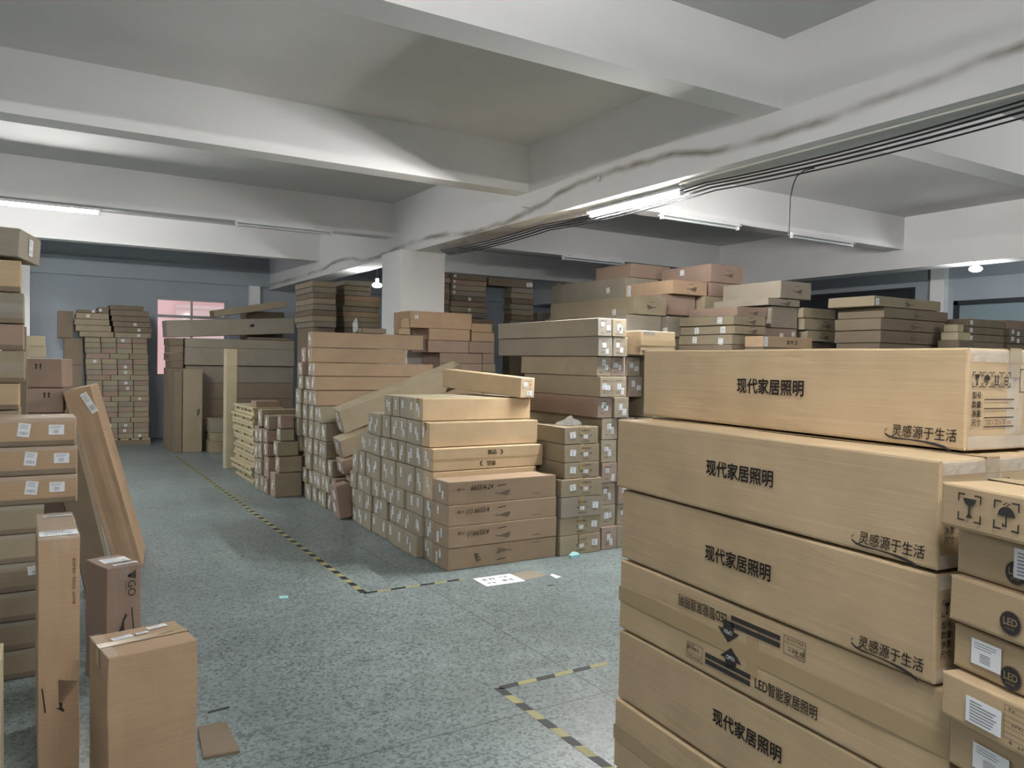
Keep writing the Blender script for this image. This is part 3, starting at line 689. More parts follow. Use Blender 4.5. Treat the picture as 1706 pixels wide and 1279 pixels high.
for ri, (z, H, xr, Y) in enumerate(rows):
    for i, (ya, yb) in enumerate(zip(Y, Y[1:])):
        k = i if ri != 4 else i+1
        xl = 2.83+rng.uniform(-.014, .014); xe = xr+rng.uniform(-.012, .012)
        if ri == 0 and i in (2, 3): xl -= .055
        if i == 0: xl = 2.826; xe = xr
        L, W, h_, m = AB(xl, xe, ya+.002, yb-.002, z, z+H)
        pos = 'at the near corner' if k == 0 else '%s from the near corner' % ORD[k+1]
        lab = 'long carton end with stickers, front stack, %s row up, %s' % (NTH[row_id[ri]], pos)
        front = (i == 0)
        col = 'brown' if front and ri < 4 else ('tan' if front else 'end')
        root = carton(lab, L, W, H, m, col, 'long cartons in the front stack', 'long_carton', 'carton', tape='end', tmat='clear',
                      labels=end_labels(H, W, 3 if (ri == 0 and i == 0) else 2), soft=False)
        D = (L, W, H)
        if front and ri in (0, 1, 2, 3):
            up = ri != 0
            add_marks(root, D, '-y', fan_mark(True), -.02 if up else .0, -.028 if up else .03, rot=0 if up else 180, s=.17, m='fade', name='printed_fan_logo', sx=.9).scale.y *= .8
            add_marks(root, D, '-y', bar_mark(), -.03, .04 if up else -.045, s=.20, name='printed_bar')
            mb = MB(); r = random.Random(ri); pseudo(mb, 0, 0, .009, 10, r); add_marks(root, D, '-y', mb, .27, -.05 if up else .06, name='printed_small_text')
            if up:
                mb = MB(); mb.poly(disc(0, 0, .5, 0, 340, 10)); add_marks(root, D, '-y', mb, -.43, .03, m='redink', s=.028, name='printed_emblem')
                add_text(root, D, '-y', 'GO', .022, -.395, .03, m='greyink', bold=.03)
            if ri == 3: handwriting(root, D, '6655/4-24', -.22, .035)
            if ri == 2: handwriting(root, D, '(1) 6655/4', -.26, .03)
            if ri == 1: handwriting(root, D, '(1)6655/4', -.26, .02)
            if ri == 0: handwriting(root, D, '665', -.26, .0, -70)
        if front and ri == 5:
            for v, rot in ((.045, 0), (-.045, 180)):
                add_text(root, D, '-y', '御品', .046, .02-(.01 if rot else 0), v, rot=rot, bold=.02, m='ink')
                mb = MB(); mb.poly(disc(0, 0, .5, -110, 110, 12)+disc(-.22, 0, .42, 100, -100, 12)); add_marks(root, D, '-y', mb, (.105 if rot == 0 else -.08), v, rot=rot, s=.045, name='printed_crescent')
            tape_mesh(L, W, H, 'front', .012).build('packing_tape', M['tape'], root)
        if front and ri >= 6: tape_mesh(L, W, H, 'x', .05).build('packing_tape', M['tape'], root)
# carton thrown across the top, its end towards the camera
L, W, H = 1.27, .17, .185
m = edge_box((3.77, 6.03), -82, L, W, 0, H)
near = Vector((3.77, 6.03, 1.368)); r_ = Matrix.Rotation(R(-82), 4, 'Z') @ Matrix.Rotation(R(2.6), 4, 'Y')
m = Matrix.Translation(near + r_ @ Vector((-L/2, W/2, 0))) @ r_
root = carton('long tan carton lying crosswise on top of the front stack', L, W, H, m, 'tan', None, 'long_carton', 'carton', tape='endr', tmat='clear',
       labels=(('+x', -.03, .03, .045, .045, 8), ('+x', .02, -.05, .06, .042, 4)))
mb = MB(); r = random.Random(8); pseudo(mb, -.03, .06, .012, 6, r); pseudo(mb, .03, -.01, .02, 1, r); pseudo(mb, .03, .03, .02, 1, r); add_marks(root, (L, W, H), '+x', mb, 0, 0, m='redink', name='printed_small_text')

# ================================================================ LABELLED STACK beside it (seven, two labels each)
lev = [0, .172, .331, .513, .673, .815, .977, 1.13]
for i in range(7):
    x0 = 3.912 if i < 4 else 3.865-.004*(i == 5); x1 = 4.362-.02*(i > 3)
    if i == 6: x1 = 4.33
    z0 = lev[i]+.002; H = lev[i+1]-lev[i]-.003
    low = i < 3; yq = 5.56+rng.uniform(-.006, .006)
    if i > 3: yq += .02; 
    xx0 = 3.955 if i > 3 else x0
    L, W, h_, m = AB(xx0, x1, yq, yq+.62, z0, z0+H)
    u1, u2 = (.05, .19) if low else (.055, -.10)
    if low: u1, u2 = .02, .15
    root = carton('two-label carton %s from the floor in the short stack right of the front stack' % NTH[i+1], L, W, H, m, 'olive' if i != 2 else 'grey', 'seven cartons with two labels each', 'labelled_carton', 'carton',
                  tape='y', labels=(('-y', u1-.015, -.012, .046, .034, rng.uniform(-6, 6)), ('-y', u2, .005, .062, .055, rng.uniform(-8, 12), 0)))
    D = (L, W, H); mb = MB(); r = random.Random(i); pseudo(mb, -.045, .05, .017, 6, r); pseudo(mb, -.05, -.05, .012, 8, r); pseudo(mb, -.055, .0, .02, 1, r); pseudo(mb, .055, .0, .02, 1, r)
    add_marks(root, D, '-y', mb, u1-.01, -.005, name='printed_small_text', s=.95)
def plastic_bag():
    bm = bmesh.new(); bmesh.ops.create_icosphere(bm, subdivisions=3, radius=1)
    for v in bm.verts:
        n_ = v.co.copy(); k = 1+.22*math.sin(n_.x*5+n_.y*7)+.15*math.sin(n_.y*11+n_.z*6)
        v.co = Vector((n_.x*.115*k, n_.y*.085*k, max(0, n_.z*.03*k+.008+.05*math.exp(-((n_.x-.15)**2+n_.y**2)*9))))
    me = bpy.data.meshes.new('plastic_bag'); bm.to_mesh(me); bm.free(); me.materials.append(M['bag'])
    tag(link('plastic_bag', me, None, TR(4.15, 5.80, 1.131)), 'crumpled clear plastic bag on top of the seven labelled cartons', 'plastic bag')
plastic_bag()

# ================================================================ LONG CARTONS BEHIND, ends to the camera (right of the labelled stack)
lev = [0, .205, .40, .605, .79, 1.0, 1.2, 1.39, 1.58, 1.76, 1.94, 2.105]
left = [4.385, 4.39, 4.385, 4.39, 4.385, 4.39, 4.335, 4.335, 4.325, 4.30, 4.285]
for i in range(11):
    ncol = 2 if i not in (7, 8) else 3
    wd = .185 if i < 6 else .172
    if i == 10: wd = .165
    x = left[i]
    for c in range(ncol):
        far = 7.35+rng.uniform(-.06, .04)-(.45 if i in (6, 7, 8) else 0)
        yq = 5.60+rng.uniform(-.02, .02)-(.04 if i > 8 else 0)+(.02 if i == 8 else 0)
        L, W, h_, m0 = AB(yq, far, 0, wd-.004, 0, .1)
        m = Matrix.Translation((x+wd/2, (yq+far)/2, lev[i]+.002)) @ Matrix.Rotation(R(-90), 4, 'Z')
        H = lev[i+1]-lev[i]-.003
        lb = [('+x', rng.uniform(-.04, .0), rng.uniform(0, .04), rng.choice((.045, .038)), rng.choice((.055, .042)), rng.uniform(-5, 5)),
              ('+x', rng.uniform(.0, .045), rng.uniform(-.05, 0), rng.choice((.045, .034)), rng.choice((.06, .045)), rng.uniform(-8, 8))]
        root = carton('long carton end-on with white labels, %s layer up, %s column, right of the labelled stack' % (NTH[i+1], ('left', 'middle', 'right')[c]), L, wd-.004, H, m,
               'grey' if c == 0 and i > 8 else ('pink' if (i+c) % 3 == 0 else 'olive'), 'long cartons end-on behind the labelled stack', 'long_carton', 'carton', tape='endr', tmat='clear', labels=lb)
        mb = MB(); r = random.Random(i*3+c); pseudo(mb, -.05, .06, .014, 5, r); pseudo(mb, .06, .0, .016, 1, r); pseudo(mb, .06, -.04, .016, 1, r); pseudo(mb, -.05, -.06, .014, 3, r)
        add_marks(root, (L, wd, H), '+x', mb, 0, 0, m='redink' if (i+c) % 2 else 'ink', name='printed_small_text', s=.9)
        x += wd
# beside them, mostly hidden behind the big foreground cartons
q = AB(4.665, 5.08, 5.42, 6.1, 1.78, 2.0); root = carton('pale yellow carton with dark stripes print behind the big cartons', *q, 'tan', None, 'carton', 'carton', tape='front')
mb = MB(); mb.quad(-.06, .02, .004, .014); mb.quad(-.06, .02, -.012, -.002); mb.quad(.03, .07, -.012, .013); add_marks(root, q[:3], '-y', mb, -.12, .09, m='greyink', name='printed_stripe')
add_text(root, q[:3], '-y', '照明', .04, -.16, -.085, bold=.03, m='greyink')
carton('carton under the pale yellow one, behind the big cartons', *AB(4.86, 5.3, 5.46, 6.1, 1.2, 1.776), 'olive', None, 'carton', 'carton', labels=(('-y', -.15, .1, .05, .05), ('-y', -.11, .04, .05, .06)))
carton('plain carton below the pale yellow carton pair', *AB(4.80, 5.3, 5.46, 6.1, .0, 1.197), 'olive', None, 'carton', 'carton')

# ================================================================ SECOND STACK (beyond the front stack, before the column)
lev = [.002, .19, .375, .56, .75, .96, 1.145, 1.325, 1.49, 1.65, 1.83, 2.02]
rows2 = [
 [8.28, 8.43, 8.58, 8.735, 8.92, 9.11, 9.30, 9.48], [8.28, 8.44, 8.60, 8.76, 8.93, 9.11, 9.30, 9.48], [8.44, 8.60, 8.76, 8.93, 9.11, 9.30, 9.48],
 [8.60, 8.77, 8.93, 9.11, 9.30, 9.48, 9.68], [8.66, 8.86, 9.10, 9.30, 9.48, 9.70], [8.70, 8.90, 9.10, 9.29, 9.48, 9.70], [8.90, 9.09, 9.29, 9.47, 9.68],
 [8.97, 9.15, 9.38, 9.58], [9.02, 9.19, 9.37, 9.58], [9.19, 9.37, 9.56], [9.19, 9.37]]
for i, Y in enumerate(rows2):
    for k, (a, b) in enumerate(zip(Y, Y[1:])):
        back = k >= len(Y)-2 and 2 < i < 9
        xl = 2.80+rng.uniform(-.02, .02)-(.05 if back else 0); xr = 4.26 if i > 9 else (4.02 if i == 9 else (4.32 if i == 8 else 4.18))
        if k > 0: xr -= rng.uniform(0, .04)
        if back or b > 9.6: xr = min(xr, 4.15)
        L, W, h_, m = AB(xl, xr, a+.002, b-.002, lev[i], lev[i+1])
        pos = 'nearest the camera' if k == 0 else '%s from its near side' % ORD[k+1]
        carton('long carton end in the tall second stack, %s row up, %s' % (NTH[i+1], pos), L, W, lev[i+1]-lev[i]-.005, m,
               'rust' if (k == 0 and i > 5) else ('end' if rng.random() < .8 else 'pink'), 'long cartons in the second stack', 'long_carton', 'carton', tape='end', tmat='clear', labels=end_labels(.18, b-a))
# two small cartons and a paper left on top of it
carton('small dark carton lying on top of the second stack before the column', *AB(3.44, 3.76, 9.21, 9.36, 2.02, 2.085), 'dark', None, 'small_carton', 'carton', tape='x')
t = empty('packing_film_wad', TR(3.37, 9.27, 2.02), 'crumpled clear film standing on the tall second stack', 'plastic film')
bm = bmesh.new(); bmesh.ops.create_icosphere(bm, subdivisions=2, radius=.045)
for v in bm.verts: v.co = Vector((v.co.x*.8, v.co.y*.7, max(0, v.co.z*2.2+.08+.03*math.sin(v.co.x*90))))
me = bpy.data.meshes.new('film'); bm.to_mesh(me); bm.free(); me.materials.append(M['bag']); link('film', me, t)
# cartons that slid into the gap between the two stacks
carton('plain carton in the gap, propping the leaning cartons', *AB(3.32, 3.95, 7.95, 8.24, .002, .52), 'olive', None, 'carton', 'carton')
def lean(label, p, pitch_, roll_, yaw_, L, W, H, m, labels=(), tape='end'):
    """p: lower left corner at the aisle end"""
    r_ = Matrix.Rotation(R(yaw_), 4, 'Z') @ Matrix.Rotation(R(-pitch_), 4, 'Y') @ Matrix.Rotation(R(roll_), 4, 'X')
    mm = Matrix.Translation(Vector(p) + r_ @ Vector((L/2, W/2, 0))) @ r_
    return carton(label, L, W, H, mm, m, None, 'long_carton', 'carton', tape=tape, tmat='clear', labels=labels)
lean('upper leaning carton that slid between the front and second stacks', (2.85, 8.12, .885), 20, 12, 0, 1.55, .18, .27, 'olive', (('-x', 0, .05, .04, .08), ('-x', .01, -.06, .04, .08)))
lean('middle leaning carton below the topmost slid one, between both stacks', (2.80, 8.02, .635), 17, 10, 2, 1.25, .19, .20, 'olive', (('-x', 0, .02, .04, .08),))
lean('third leaning carton wedged low between both stacks', (2.80, 7.99, .46), 13, 8, 0, 1.1, .19, .155, 'pink', (('-x', .01, 0, .04, .07),))
lean('short tilted carton just behind the end of the front stack', (2.87, 7.93, .375), 7, 6, 2, .44, .17, .075, 'warm')
r_ = Matrix.Rotation(R(-9), 4, 'Y') @ Matrix.Rotation(R(4), 4, 'Z')
carton('carton stood on end, tilted, at the foot of the leaning cartons', .17, .19, .36, Matrix.Translation((2.82, 8.02, .014)) @ r_, 'pink', None, 'carton', 'carton', tape='end', tmat='clear', labels=(('-x', .02, .08, .05, .09, 20), ('-x', -.02, -.06, .05, .09, 10)))

# ================================================================ WARM CARTONS IN FRONT OF THE COLUMN (upper right of the second stack)
z5 = [1.552, 1.665, 1.805, 1.965, 2.118, 2.335]
W5 = [('x', 4.56, 5.16, .13), ('x', 4.56, 5.16, .13), ('b', 4.35, 4.95, 0), ('b', 4.36, 4.97, 0), ('t', 4.09, 4.99, 0)]
for i, (k_, a, b, _) in enumerate(W5):
    yf = 9.24 if i < 2 else (9.24 if i < 4 else 9.22)
    if i == 4: yf = 9.40
    carton('warm brown carton before the column, %s from the top of its pile' % ('top one, widest', 'fourth', 'third', 'second', 'first')[(0, 1, 2, 3, 4)[i]] if i < 4 else 'widest warm brown carton right under the white column, top of its pile',
           *AB(a if i > 1 else 4.52, b, 9.24 if i < 4 else 9.24, 9.78, z5[i], z5[i+1]-.003), 'warm' if i > 2 else 'pink', 'warm cartons before the column', 'carton', 'carton', tape='x',
           labels=(('-y', -.36, .03, .05, .05),) if i == 4 else ())
for o in [q for q in bpy.data.objects if q.get('label', '').startswith('warm brown carton before')]: pass
carton('plain carton holding up the warm cartons before the column', *AB(4.40, 5.16, 9.24, 9.78, .002, 1.549), 'warm', None, 'carton', 'carton')
zz = [1.552, 1.67, 1.81, 1.965, 2.092, 2.21]
for i in range(5):
    x1 = (5.38, 5.36, 5.36, 5.36, 5.32)[i]
    carton('short warm carton right of the column pile, %s from its bottom' % NTH[i+1], *AB(5.175 if i < 2 else (4.965 if i < 3 else 5.0), x1, 9.26, 9.76, zz[i], zz[i+1]-.003), 'warm' if i > 2 else ('olive' if i == 0 else 'pink'), 'short cartons right of the column pile', 'carton', 'carton', tape='x')
carton('plain tall carton under the short warm cartons', *AB(5.175, 5.38, 9.26, 9.76, .002, 1.549), 'olive', None, 'tall_carton', 'carton')
carton('small reddish carton with printed end on the second stack by the column', *AB(3.96, 4.08, 9.22, 9.36, 2.105, 2.23), 'warm', None, 'small_carton', 'carton', tape='y')
carton('small reddish carton under the other one, on the second stack', *AB(3.92, 4.085, 9.205, 9.365, 2.02, 2.102), 'warm', None, 'small_carton', 'carton', tape='y')

# ================================================================ UNEVEN PILE, then BUNDLES OF BOARD, further along the aisle
G = [  # x0,x1,y0,y1,z0,z1, colour
 (2.47,2.80,9.52,9.74,.002,.30,'olive'), (2.44,2.9,9.75,9.95,.002,.20,'pink'), (2.44,2.9,9.96,10.14,.002,.22,'olive'), (2.43,2.9,10.15,10.38,.002,.19,'olive'),
 (2.52,2.80,9.52,9.72,.303,.50,'olive'), (2.45,2.9,9.75,9.98,.205,.47,'pink'), (2.42,2.9,9.99,10.14,.225,.42,'olive'), (2.43,2.9,10.15,10.38,.195,.40,'end'),
 (2.50,2.76,9.53,9.73,.503,.68,'olive'), (2.44,2.9,9.76,9.97,.475,.64,'pink'), (2.42,2.9,9.99,10.15,.425,.62,'end'), (2.42,2.9,10.17,10.38,.405,.60,'olive'),
 (2.44,2.95,9.78,10.0,.645,.80,'pink'), (2.43,2.9,10.01,10.18,.625,.80,'end'), (2.43,2.9,10.19,10.40,.605,.82,'pink'),
 (2.46,2.95,9.80,10.02,.805,.98,'olive'), (2.44,2.9,10.06,10.26,.825,1.04,'olive'), (2.54,2.715,9.56,9.74,.683,.83,'end'), (2.55,2.715,9.58,9.74,.833,1.0,'pink')]
GN = ['front bottom', 'second bottom', 'third bottom', 'rearmost bottom', 'front second-layer', 'tall pink second-layer', 'narrow second-layer', 'rear second-layer', 'front third-layer', 'pinkish third-layer', 'narrow third-layer', 'rear third-layer',
      'pinkish fourth-layer', 'narrow fourth-layer', 'rear fourth-layer', 'front topmost', 'rear topmost', 'short fourth-layer', 'short top right']
for q, n_ in zip(G, GN):
    carton('%s carton of the uneven pile between board bundles and second stack' % n_, *AB(*[v+{2: .002, 5: -.006}.get(i, 0) for i, v in enumerate(q[:6])]), q[6], 'cartons of the uneven pile', 'carton', 'carton', tape='end', tmat='clear', labels=end_labels(.18, .18)) 
NB = 9
for i in range(NB):
    z0 = .004+i*.114; h = .108; off = rng.uniform(-.03, .03); a, b = 10.60+rng.uniform(-.02, .05), 11.88+rng.uniform(-.08, .05)
    root = empty('board_bundle', TR(2.47+off, (a+b)/2, z0, 90+rng.uniform(-.6, .6)), 'tied bundle of pale board strips, %s from the floor, in the slatted pile' % NTH[i+1], 'bundle of boards', 'bundles of pale board strips')
    Lb = b-a
    mb = MB(); mb.box(-Lb/2, Lb/2, -.40, .006, .078, h); mb.build('top_board', M['wood'], root)
    mb = MB(); x = -Lb/2+.03; r = random.Random(i)
    while x < Lb/2-.08:
        e = x+r.uniform(.10, .17); b2 = MB(); b2.box(x, min(e, Lb/2), -.38, r.uniform(-.035, -.012), .0365, .0775); b2.build('board_block', M['cream'], root); x = e+r.uniform(.035, .06)
    mb = MB(); mb.box(-Lb/2+.01, Lb/2-.02, -.395, r.uniform(-.01, .004), .0, .036); mb.build('bottom_board', M['wood'], root)
carton('brown carton lying on top of the slatted board bundles', *AB(2.52, 2.84, 10.72, 11.0, 1.026, 1.11), 'pink', None, 'carton', 'carton')
carton('tall pale board carton standing upright beside the slatted bundles', *AB(2.45, 2.615, 12.31, 12.5, .002, 1.82), 'cream', None, 'upright_carton', 'carton', tape='end', tmat='clear')
q = AB(2.21, 2.53, 14.70, 15.0, .002, 1.48); root = carton('tall brown carton standing upright under the window', *q, 'olive', None, 'upright_carton', 'carton', tape='end', tmat='clear')
mb = MB(); mb.quad(-.02, .0, -.05, .07); mb.quad(.012, .024, -.02, .09); add_marks(root, q[:3], '-y', mb, .09, -.05, name='printed_mark')
carton('narrow shaded carton standing against the upright carton under the window', *AB(2.08, 2.20, 14.76, 15.1, .002, 1.44), 'dark', None, 'upright_carton', 'carton')

# ================================================================ LONG WIDE PILE BEFORE THE WINDOW
zw = [.30, .60, .92, 1.22, 1.54, 1.86, 2.03]
for i in range(6):
    yf = 15.06+(.0 if i > 3 else .06)+rng.uniform(0, .02)
    q = AB(2.30+rng.uniform(-.02, .02), 4.26, yf, yf+.75, zw[i]+.003, zw[i+1])
    carton('wide grey-brown carton of the pile before the window, %s from the bottom' % NTH[i+2], *q, 'grey' if i > 2 else 'dark', 'wide cartons before the window', 'wide_carton', 'carton', tape='end', tmat='clear')
carton('wide grey-brown carton of the pile before the window, on the floor', *AB(2.62, 4.28, 14.4, 15.0, .002, .20), 'olive', 'wide cartons before the window', 'wide_carton', 'carton')
carton('low wide carton in front of the pile before the window, upper one', *AB(2.64, 4.2, 14.42, 15.0, .203, .36), 'olive', None, 'wide_carton', 'carton')
carton('small grey carton on the two low wide cartons', *AB(2.62, 3.1, 14.42, 14.9, .363, .60), 'grey', None, 'carton', 'carton')
carton('wide carton base under the pile before the window', *AB(2.30, 4.26, 15.12, 15.85, .002, .30), 'dark', None, 'wide_carton', 'carton')
q = AB(2.02, 2.295, 15.10, 15.8, 1.50, 2.02)
for i in range(4):
    carton('dark taped carton at the left end of the wide pile, %s from its bottom' % NTH[i+1], *AB(2.04+rng.uniform(-.015, .02), 2.27, 15.12, 15.8, 1.486+i*.135, 1.486+i*.135+.131), 'dark', 'taped cartons at the left end of the wide pile', 'carton', 'carton', tape=('x',), tmat='clear')
carton('plain upright carton under the taped cartons', *AB(2.03, 2.27, 15.12, 15.8, .002, 1.482), 'dark', None, 'upright_carton', 'carton')
r_ = Matrix.Rotation(R(-3.6), 4, 'Y')
root = carton('long tilted taped carton on top of the wide pile', 2.28, .55, .30, Matrix.Translation((3.13, 15.36, 2.105)) @ r_, 'grey', None, 'wide_carton', 'carton', tape=('end',), tmat='clear')
mb = MB(); mb.poly(disc(0, 0, .5, 20, 200, 10)+[(-.8, -.1), (.4, -.25)]); add_marks(root, (2.28, .55, .30), '-y', mb, .35, .01, s=.08, name='printed_mark')
carton('plain flat carton under the tilted long carton', *AB(3.4, 4.2, 15.15, 15.7, 2.034, 2.085), 'dark', None, 'flat_carton', 'carton')
r_ = Matrix.Rotation(R(-11), 4, 'Y')
carton('flat carton sloping up to the right on top of the tilted long carton', 1.35, .45, .13, Matrix.Translation((3.47, 15.36, 2.555)) @ r_, 'olive', None, 'flat_carton', 'carton')
carton('dark flat carton lying beyond the sloping carton', *AB(3.55, 4.3, 15.95, 16.5, 2.42, 2.62), 'dark', None, 'flat_carton', 'carton')
carton('plain tall carton under the dark flat carton', *AB(3.55, 4.28, 15.95, 16.5, .002, 2.417), 'dark', None, 'tall_carton', 'carton')

# ================================================================ WRAPPED PALLET by the back wall
t = empty('pallet', TR(1.33, 16.75, 0), 'wooden pallet under the tall wrapped pile at the back wall', 'pallet')
for y in (-.38, 0, .38):
    mb = MB(); mb.box(-.53, .545, y-.045, y+.045, .0, .10); mb.build('runner', M['dark'], t)
for i in range(6):
    mb = MB(); mb.box(-.53+i*.186, -.53+i*.186+.14, -.42, .42, .10, .122); mb.build('deck_board', M['wood'], t)
zl = .125; NL = 19; hl = .100
for k in range(NL):
    xs = [.80, 1.06, 1.32, 1.585, 1.85] if k % 4 != 3 else [.81, 1.20, 1.53, 1.86]
    if k < 9: sh = 0.0
    else: sh = (k-9)*-.004
    z = zl+k*hl
    for c, (a, b) in enumerate(zip(xs, xs[1:])):
        j_ = rng.uniform(-.012, .012)
        carton('film-wrapped carton on the far pallet, %s layer up, %s from left' % (NTH[k+1], NTH[c+1]), *AB(a+.003+sh, b-.003+sh, 16.36+j_, 16.36+j_+.80, z+.001, z+hl-.002), ('grey', 'pink', 'end', 'olive')[(k*3+c) % 4], 'cartons on the far pallet', 'pallet_carton', 'carton',
               tape='x', tmat='clear' if (k+c) % 2 else 'tape', labels=(('-y', rng.uniform(-.03, .03), 0, .05, .05),) if rng.random() < .16 else ())
z = zl+NL*hl
top = [(.68,1.24,z,.10,'olive'),(1.25,1.88,z,.10,'olive'),(.62,1.20,z+.102,.11,'olive'),(1.24,1.90,z+.102,.10,'dark'),(.60,1.17,z+.214,.11,'olive'),(1.22,1.88,z+.204,.10,'dark'),
       (1.20,1.86,z+.306,.10,'dark'),(.62,1.16,z+.326,.11,'olive'),(1.18,1.84,z+.408,.11,'dark'),(.98,1.16,z+.438,.12,'dark'),(1.17,1.75,z+.52,.09,'dark'),(.64,.97,z+.438,.06,'dark')]
for i, (a, b, zz_, h, m) in enumerate(top):
    carton('dark carton heaped on the wrapped pallet pile, %s of the heap from below' % NTH[i+1], *AB(a, b-.004, 16.30+rng.uniform(0, .05), 17.05, zz_+.001, zz_+h-.002), m, 'cartons heaped on top of the pallet pile', 'pallet_carton', 'carton', tape='x', tmat='clear',
           labels=(('-y', rng.uniform(-.1, .1), 0, .05, .05),) if i % 2 else ())
for i in range(5):
    carton('dark carton behind the wrapped pallet pile, %s from the floor' % NTH[i+1], *AB(.44 if i < 4 else .34, .745 if i < 4 else .585, 16.62, 17.2, .002+i*.5, .002+i*.5+.496), 'dark', 'dark cartons left of the pallet pile', 'carton', 'carton')

# ================================================================ LEFT SIDE
lv = [.002+.1515*i for i in range(10)]
for i in range(9):
    up = i >= 6
    a, b = -.62, (.185 if up else .035)
    z0 = .002+i*.151; H = .148
    q = AB(a, b+rng.uniform(-.008, .008)-(.006*i if up else 0)*0, 4.75+rng.uniform(-.006, .006), 5.05, z0, z0+H)
    lb = (('-y', .40-.235+{8: .03, 7: .055, 6: .06}.get(i, 0)-.03, .012, .055, .07, -8, 1), ('-y', .40-.09+{8: -.0, 7: .02, 6: .0}.get(i, 0), .01, .07, .052, -1, 0)) if up else ((('-y', .29, .03, .06, .045, 3, 0),) if i == 3 else ())
    root = carton(('shiny taped carton at the left edge, %s from the top of its stack' % {8: 'first', 7: 'second', 6: 'third'}[i] if up else 'dark taped carton at the left edge behind the upright carton, %s from the floor' % NTH[i+1]),
                  *q, 'warm' if up else 'olive', 'taped cartons stacked at the left edge', 'taped_carton', 'carton', tape=('x',), tmat='clear', labels=lb)
    D = q[:3]
    mb = MB(); mb.box(D[0]/2-.36, D[0]/2-.01, -D[1]/2-.0012, -D[1]/2-.0002, .004, .028); mb.build('tape_band', M['dark'], root)
    strip([(0,-D[1]/2-.0014,D[2]-.022),(0,-D[1]/2-.0014,D[2]+.0012),(0,D[1]/2-.02,D[2]+.0012)], 0, -D[0]/2+.3, D[0]/2).build('clear_tape', M['clear2'], root)
# upright cartons in front of it
q = (.148, .55, .965); root = carton('tall narrow carton standing upright at left with fan print', *q, TR(.075, 3.835, .002, .8), 'warm', None, 'upright_carton', 'carton', tape=('y',), tmat='clear', soft=True, labels=(('+z', .0, -.20, .135, .10, 0, 4), ('+z', .01, .19, .11, .035, 0, 2)))
add_marks(root, q, '-y', fan_mark(), .026, -.155, s=.125, name='printed_fan_logo', sx=.75)
mb = MB(); mb.poly([(-.5, -.03), (.5, -.02), (.5, .03), (-.5, .02)]); add_marks(root, q, '-y', mb, -.052, -.165, rot=-84, s=.10, name='printed_bar', sx=1)
mb = MB(); r = random.Random(6); x = 0
for n_ in (5, 4, 4):
    mb = MB(); pseudo(mb, 0, 0, .0115, n_, r); add_marks(root, q, '-y', mb, .052, .385-x, rot=-90, m='redink', name='printed_small_text'); x += n_*.0115*1.08+.012
strip([(0,-q[1]/2-.0016,q[2]-.012),(0,-q[1]/2-.0016,q[2]+.001),(0,q[1]/2,q[2]+.001)], 0, -q[0]/2, q[0]/2).build('clear_tape', M['clear2'], root)
q = (.175, .27, .615); root = carton('short upright carton with GO print standing behind the big one', *q, TR(.345, 4.535, .002, 18), 'pink', None, 'upright_carton', 'carton', tape=('y',), tmat='clear', soft=True, labels=(('+z', .01, .01, .13, .10, -4, 4), ('+z', .02, -.10, .12, .03, 0, 2)))
add_text(root, q, '-y', 'GO', .055, .035, .185, rot=-90, bold=.0, sx=1.0)
mb = MB()
for i in range(4): mb.poly([(-.016+.010*i, .02), (-.010+.010*i, .02), (.002+.002*i, -.018), (-.002+.002*i, -.018)])
mb.quad(-.02, .022, .012, .016); add_marks(root, q, '-y', mb, .036, .255, rot=-90, name='printed_emblem', s=1.1)
mb = MB(); r = random.Random(1); pseudo(mb, 0, 0, .006, 7, r); add_marks(root, q, '-y', mb, .008, .22, rot=-90, name='printed_small_text')
add_marks(root, q, '-y', fan_mark(True), -.015, -.02, rot=-100, s=.17, name='printed_fan_logo'); mb = MB(); mb.poly([(-.5, -.03), (.5, -.02), (.5, .03), (-.5, .02)]); add_marks(root, q, '-y', mb, .042, .025, rot=-86, s=.12, name='printed_bar', sx=1)
r_ = Matrix.Rotation(R(9), 4, 'Z'); c = Vector((.22, 3.12, .002)) + r_ @ Vector((.16, .142, 0))
q = (.32, .284, .60); root = carton('large plain carton standing upright in the left foreground', *q, Matrix.Translation(c) @ r_, 'warm', None, 'upright_carton', 'carton', tape=('x',), soft=True, labels=(('+z', -.065, .045, .075, .036, 8, 4), ('+z', .075, .095, .075, .034, 8, 4), ('+z', .01, .055, .045, .024, 6, 2)))
mb = MB(); r = random.Random(12); pseudo(mb, 0, 0, .014, 4, r); add_marks(root, q, '+z', mb, .06, .0, rot=8, m='redink', name='printed_small_text')
mb = MB(); mb.box(-q[0]/2-.001, -q[0]/2+.04, -q[1]/2-.001, q[1]/2+.001, q[2], q[2]+.0009); mb.build('clear_tape', M['clear'], root)
carton('corner of a low carton at the very bottom left', .16, .2, .30, TR(.06, 2.86, .002, 30), 'tan', None, 'carton', 'carton', soft=True)
carton('pale carton edge at the bottom left corner of the photo', .2, .2, .62, TR(-.20, 3.32, .002, 0), 'cream', None, 'carton', 'carton', soft=True)
# leaning cartons against the left row
def leaning(label, base, dims, lean_deg, yaw_, m, **kw):
    r_ = Matrix.Rotation(R(yaw_), 4, 'Z') @ Matrix.Rotation(R(-lean_deg), 4, 'Y'); L, W, H = dims
    mm = Matrix.Translation(Vector(base) + r_ @ Vector((-L/2, W/2, 0))) @ r_
    return carton(label, L, W, H, mm, m, None, 'leaning_carton', 'carton', **kw)
leaning('long wide carton leaning leftwards beside the aisle with a sticker on top', (.735, 6.83, .003), (.20, .66, 1.50), 14.5, -8, 'warm', tape=('end',), tmat='clear', soft=True, labels=(('-y', .055, .62, .05, .17, 16, 1),))
leaning('dark carton leaning in the shadow behind the tall narrow carton', (.475, 6.10, .003), (.17, .5, 1.22), 12, -4, 'dark', tape=('end',))
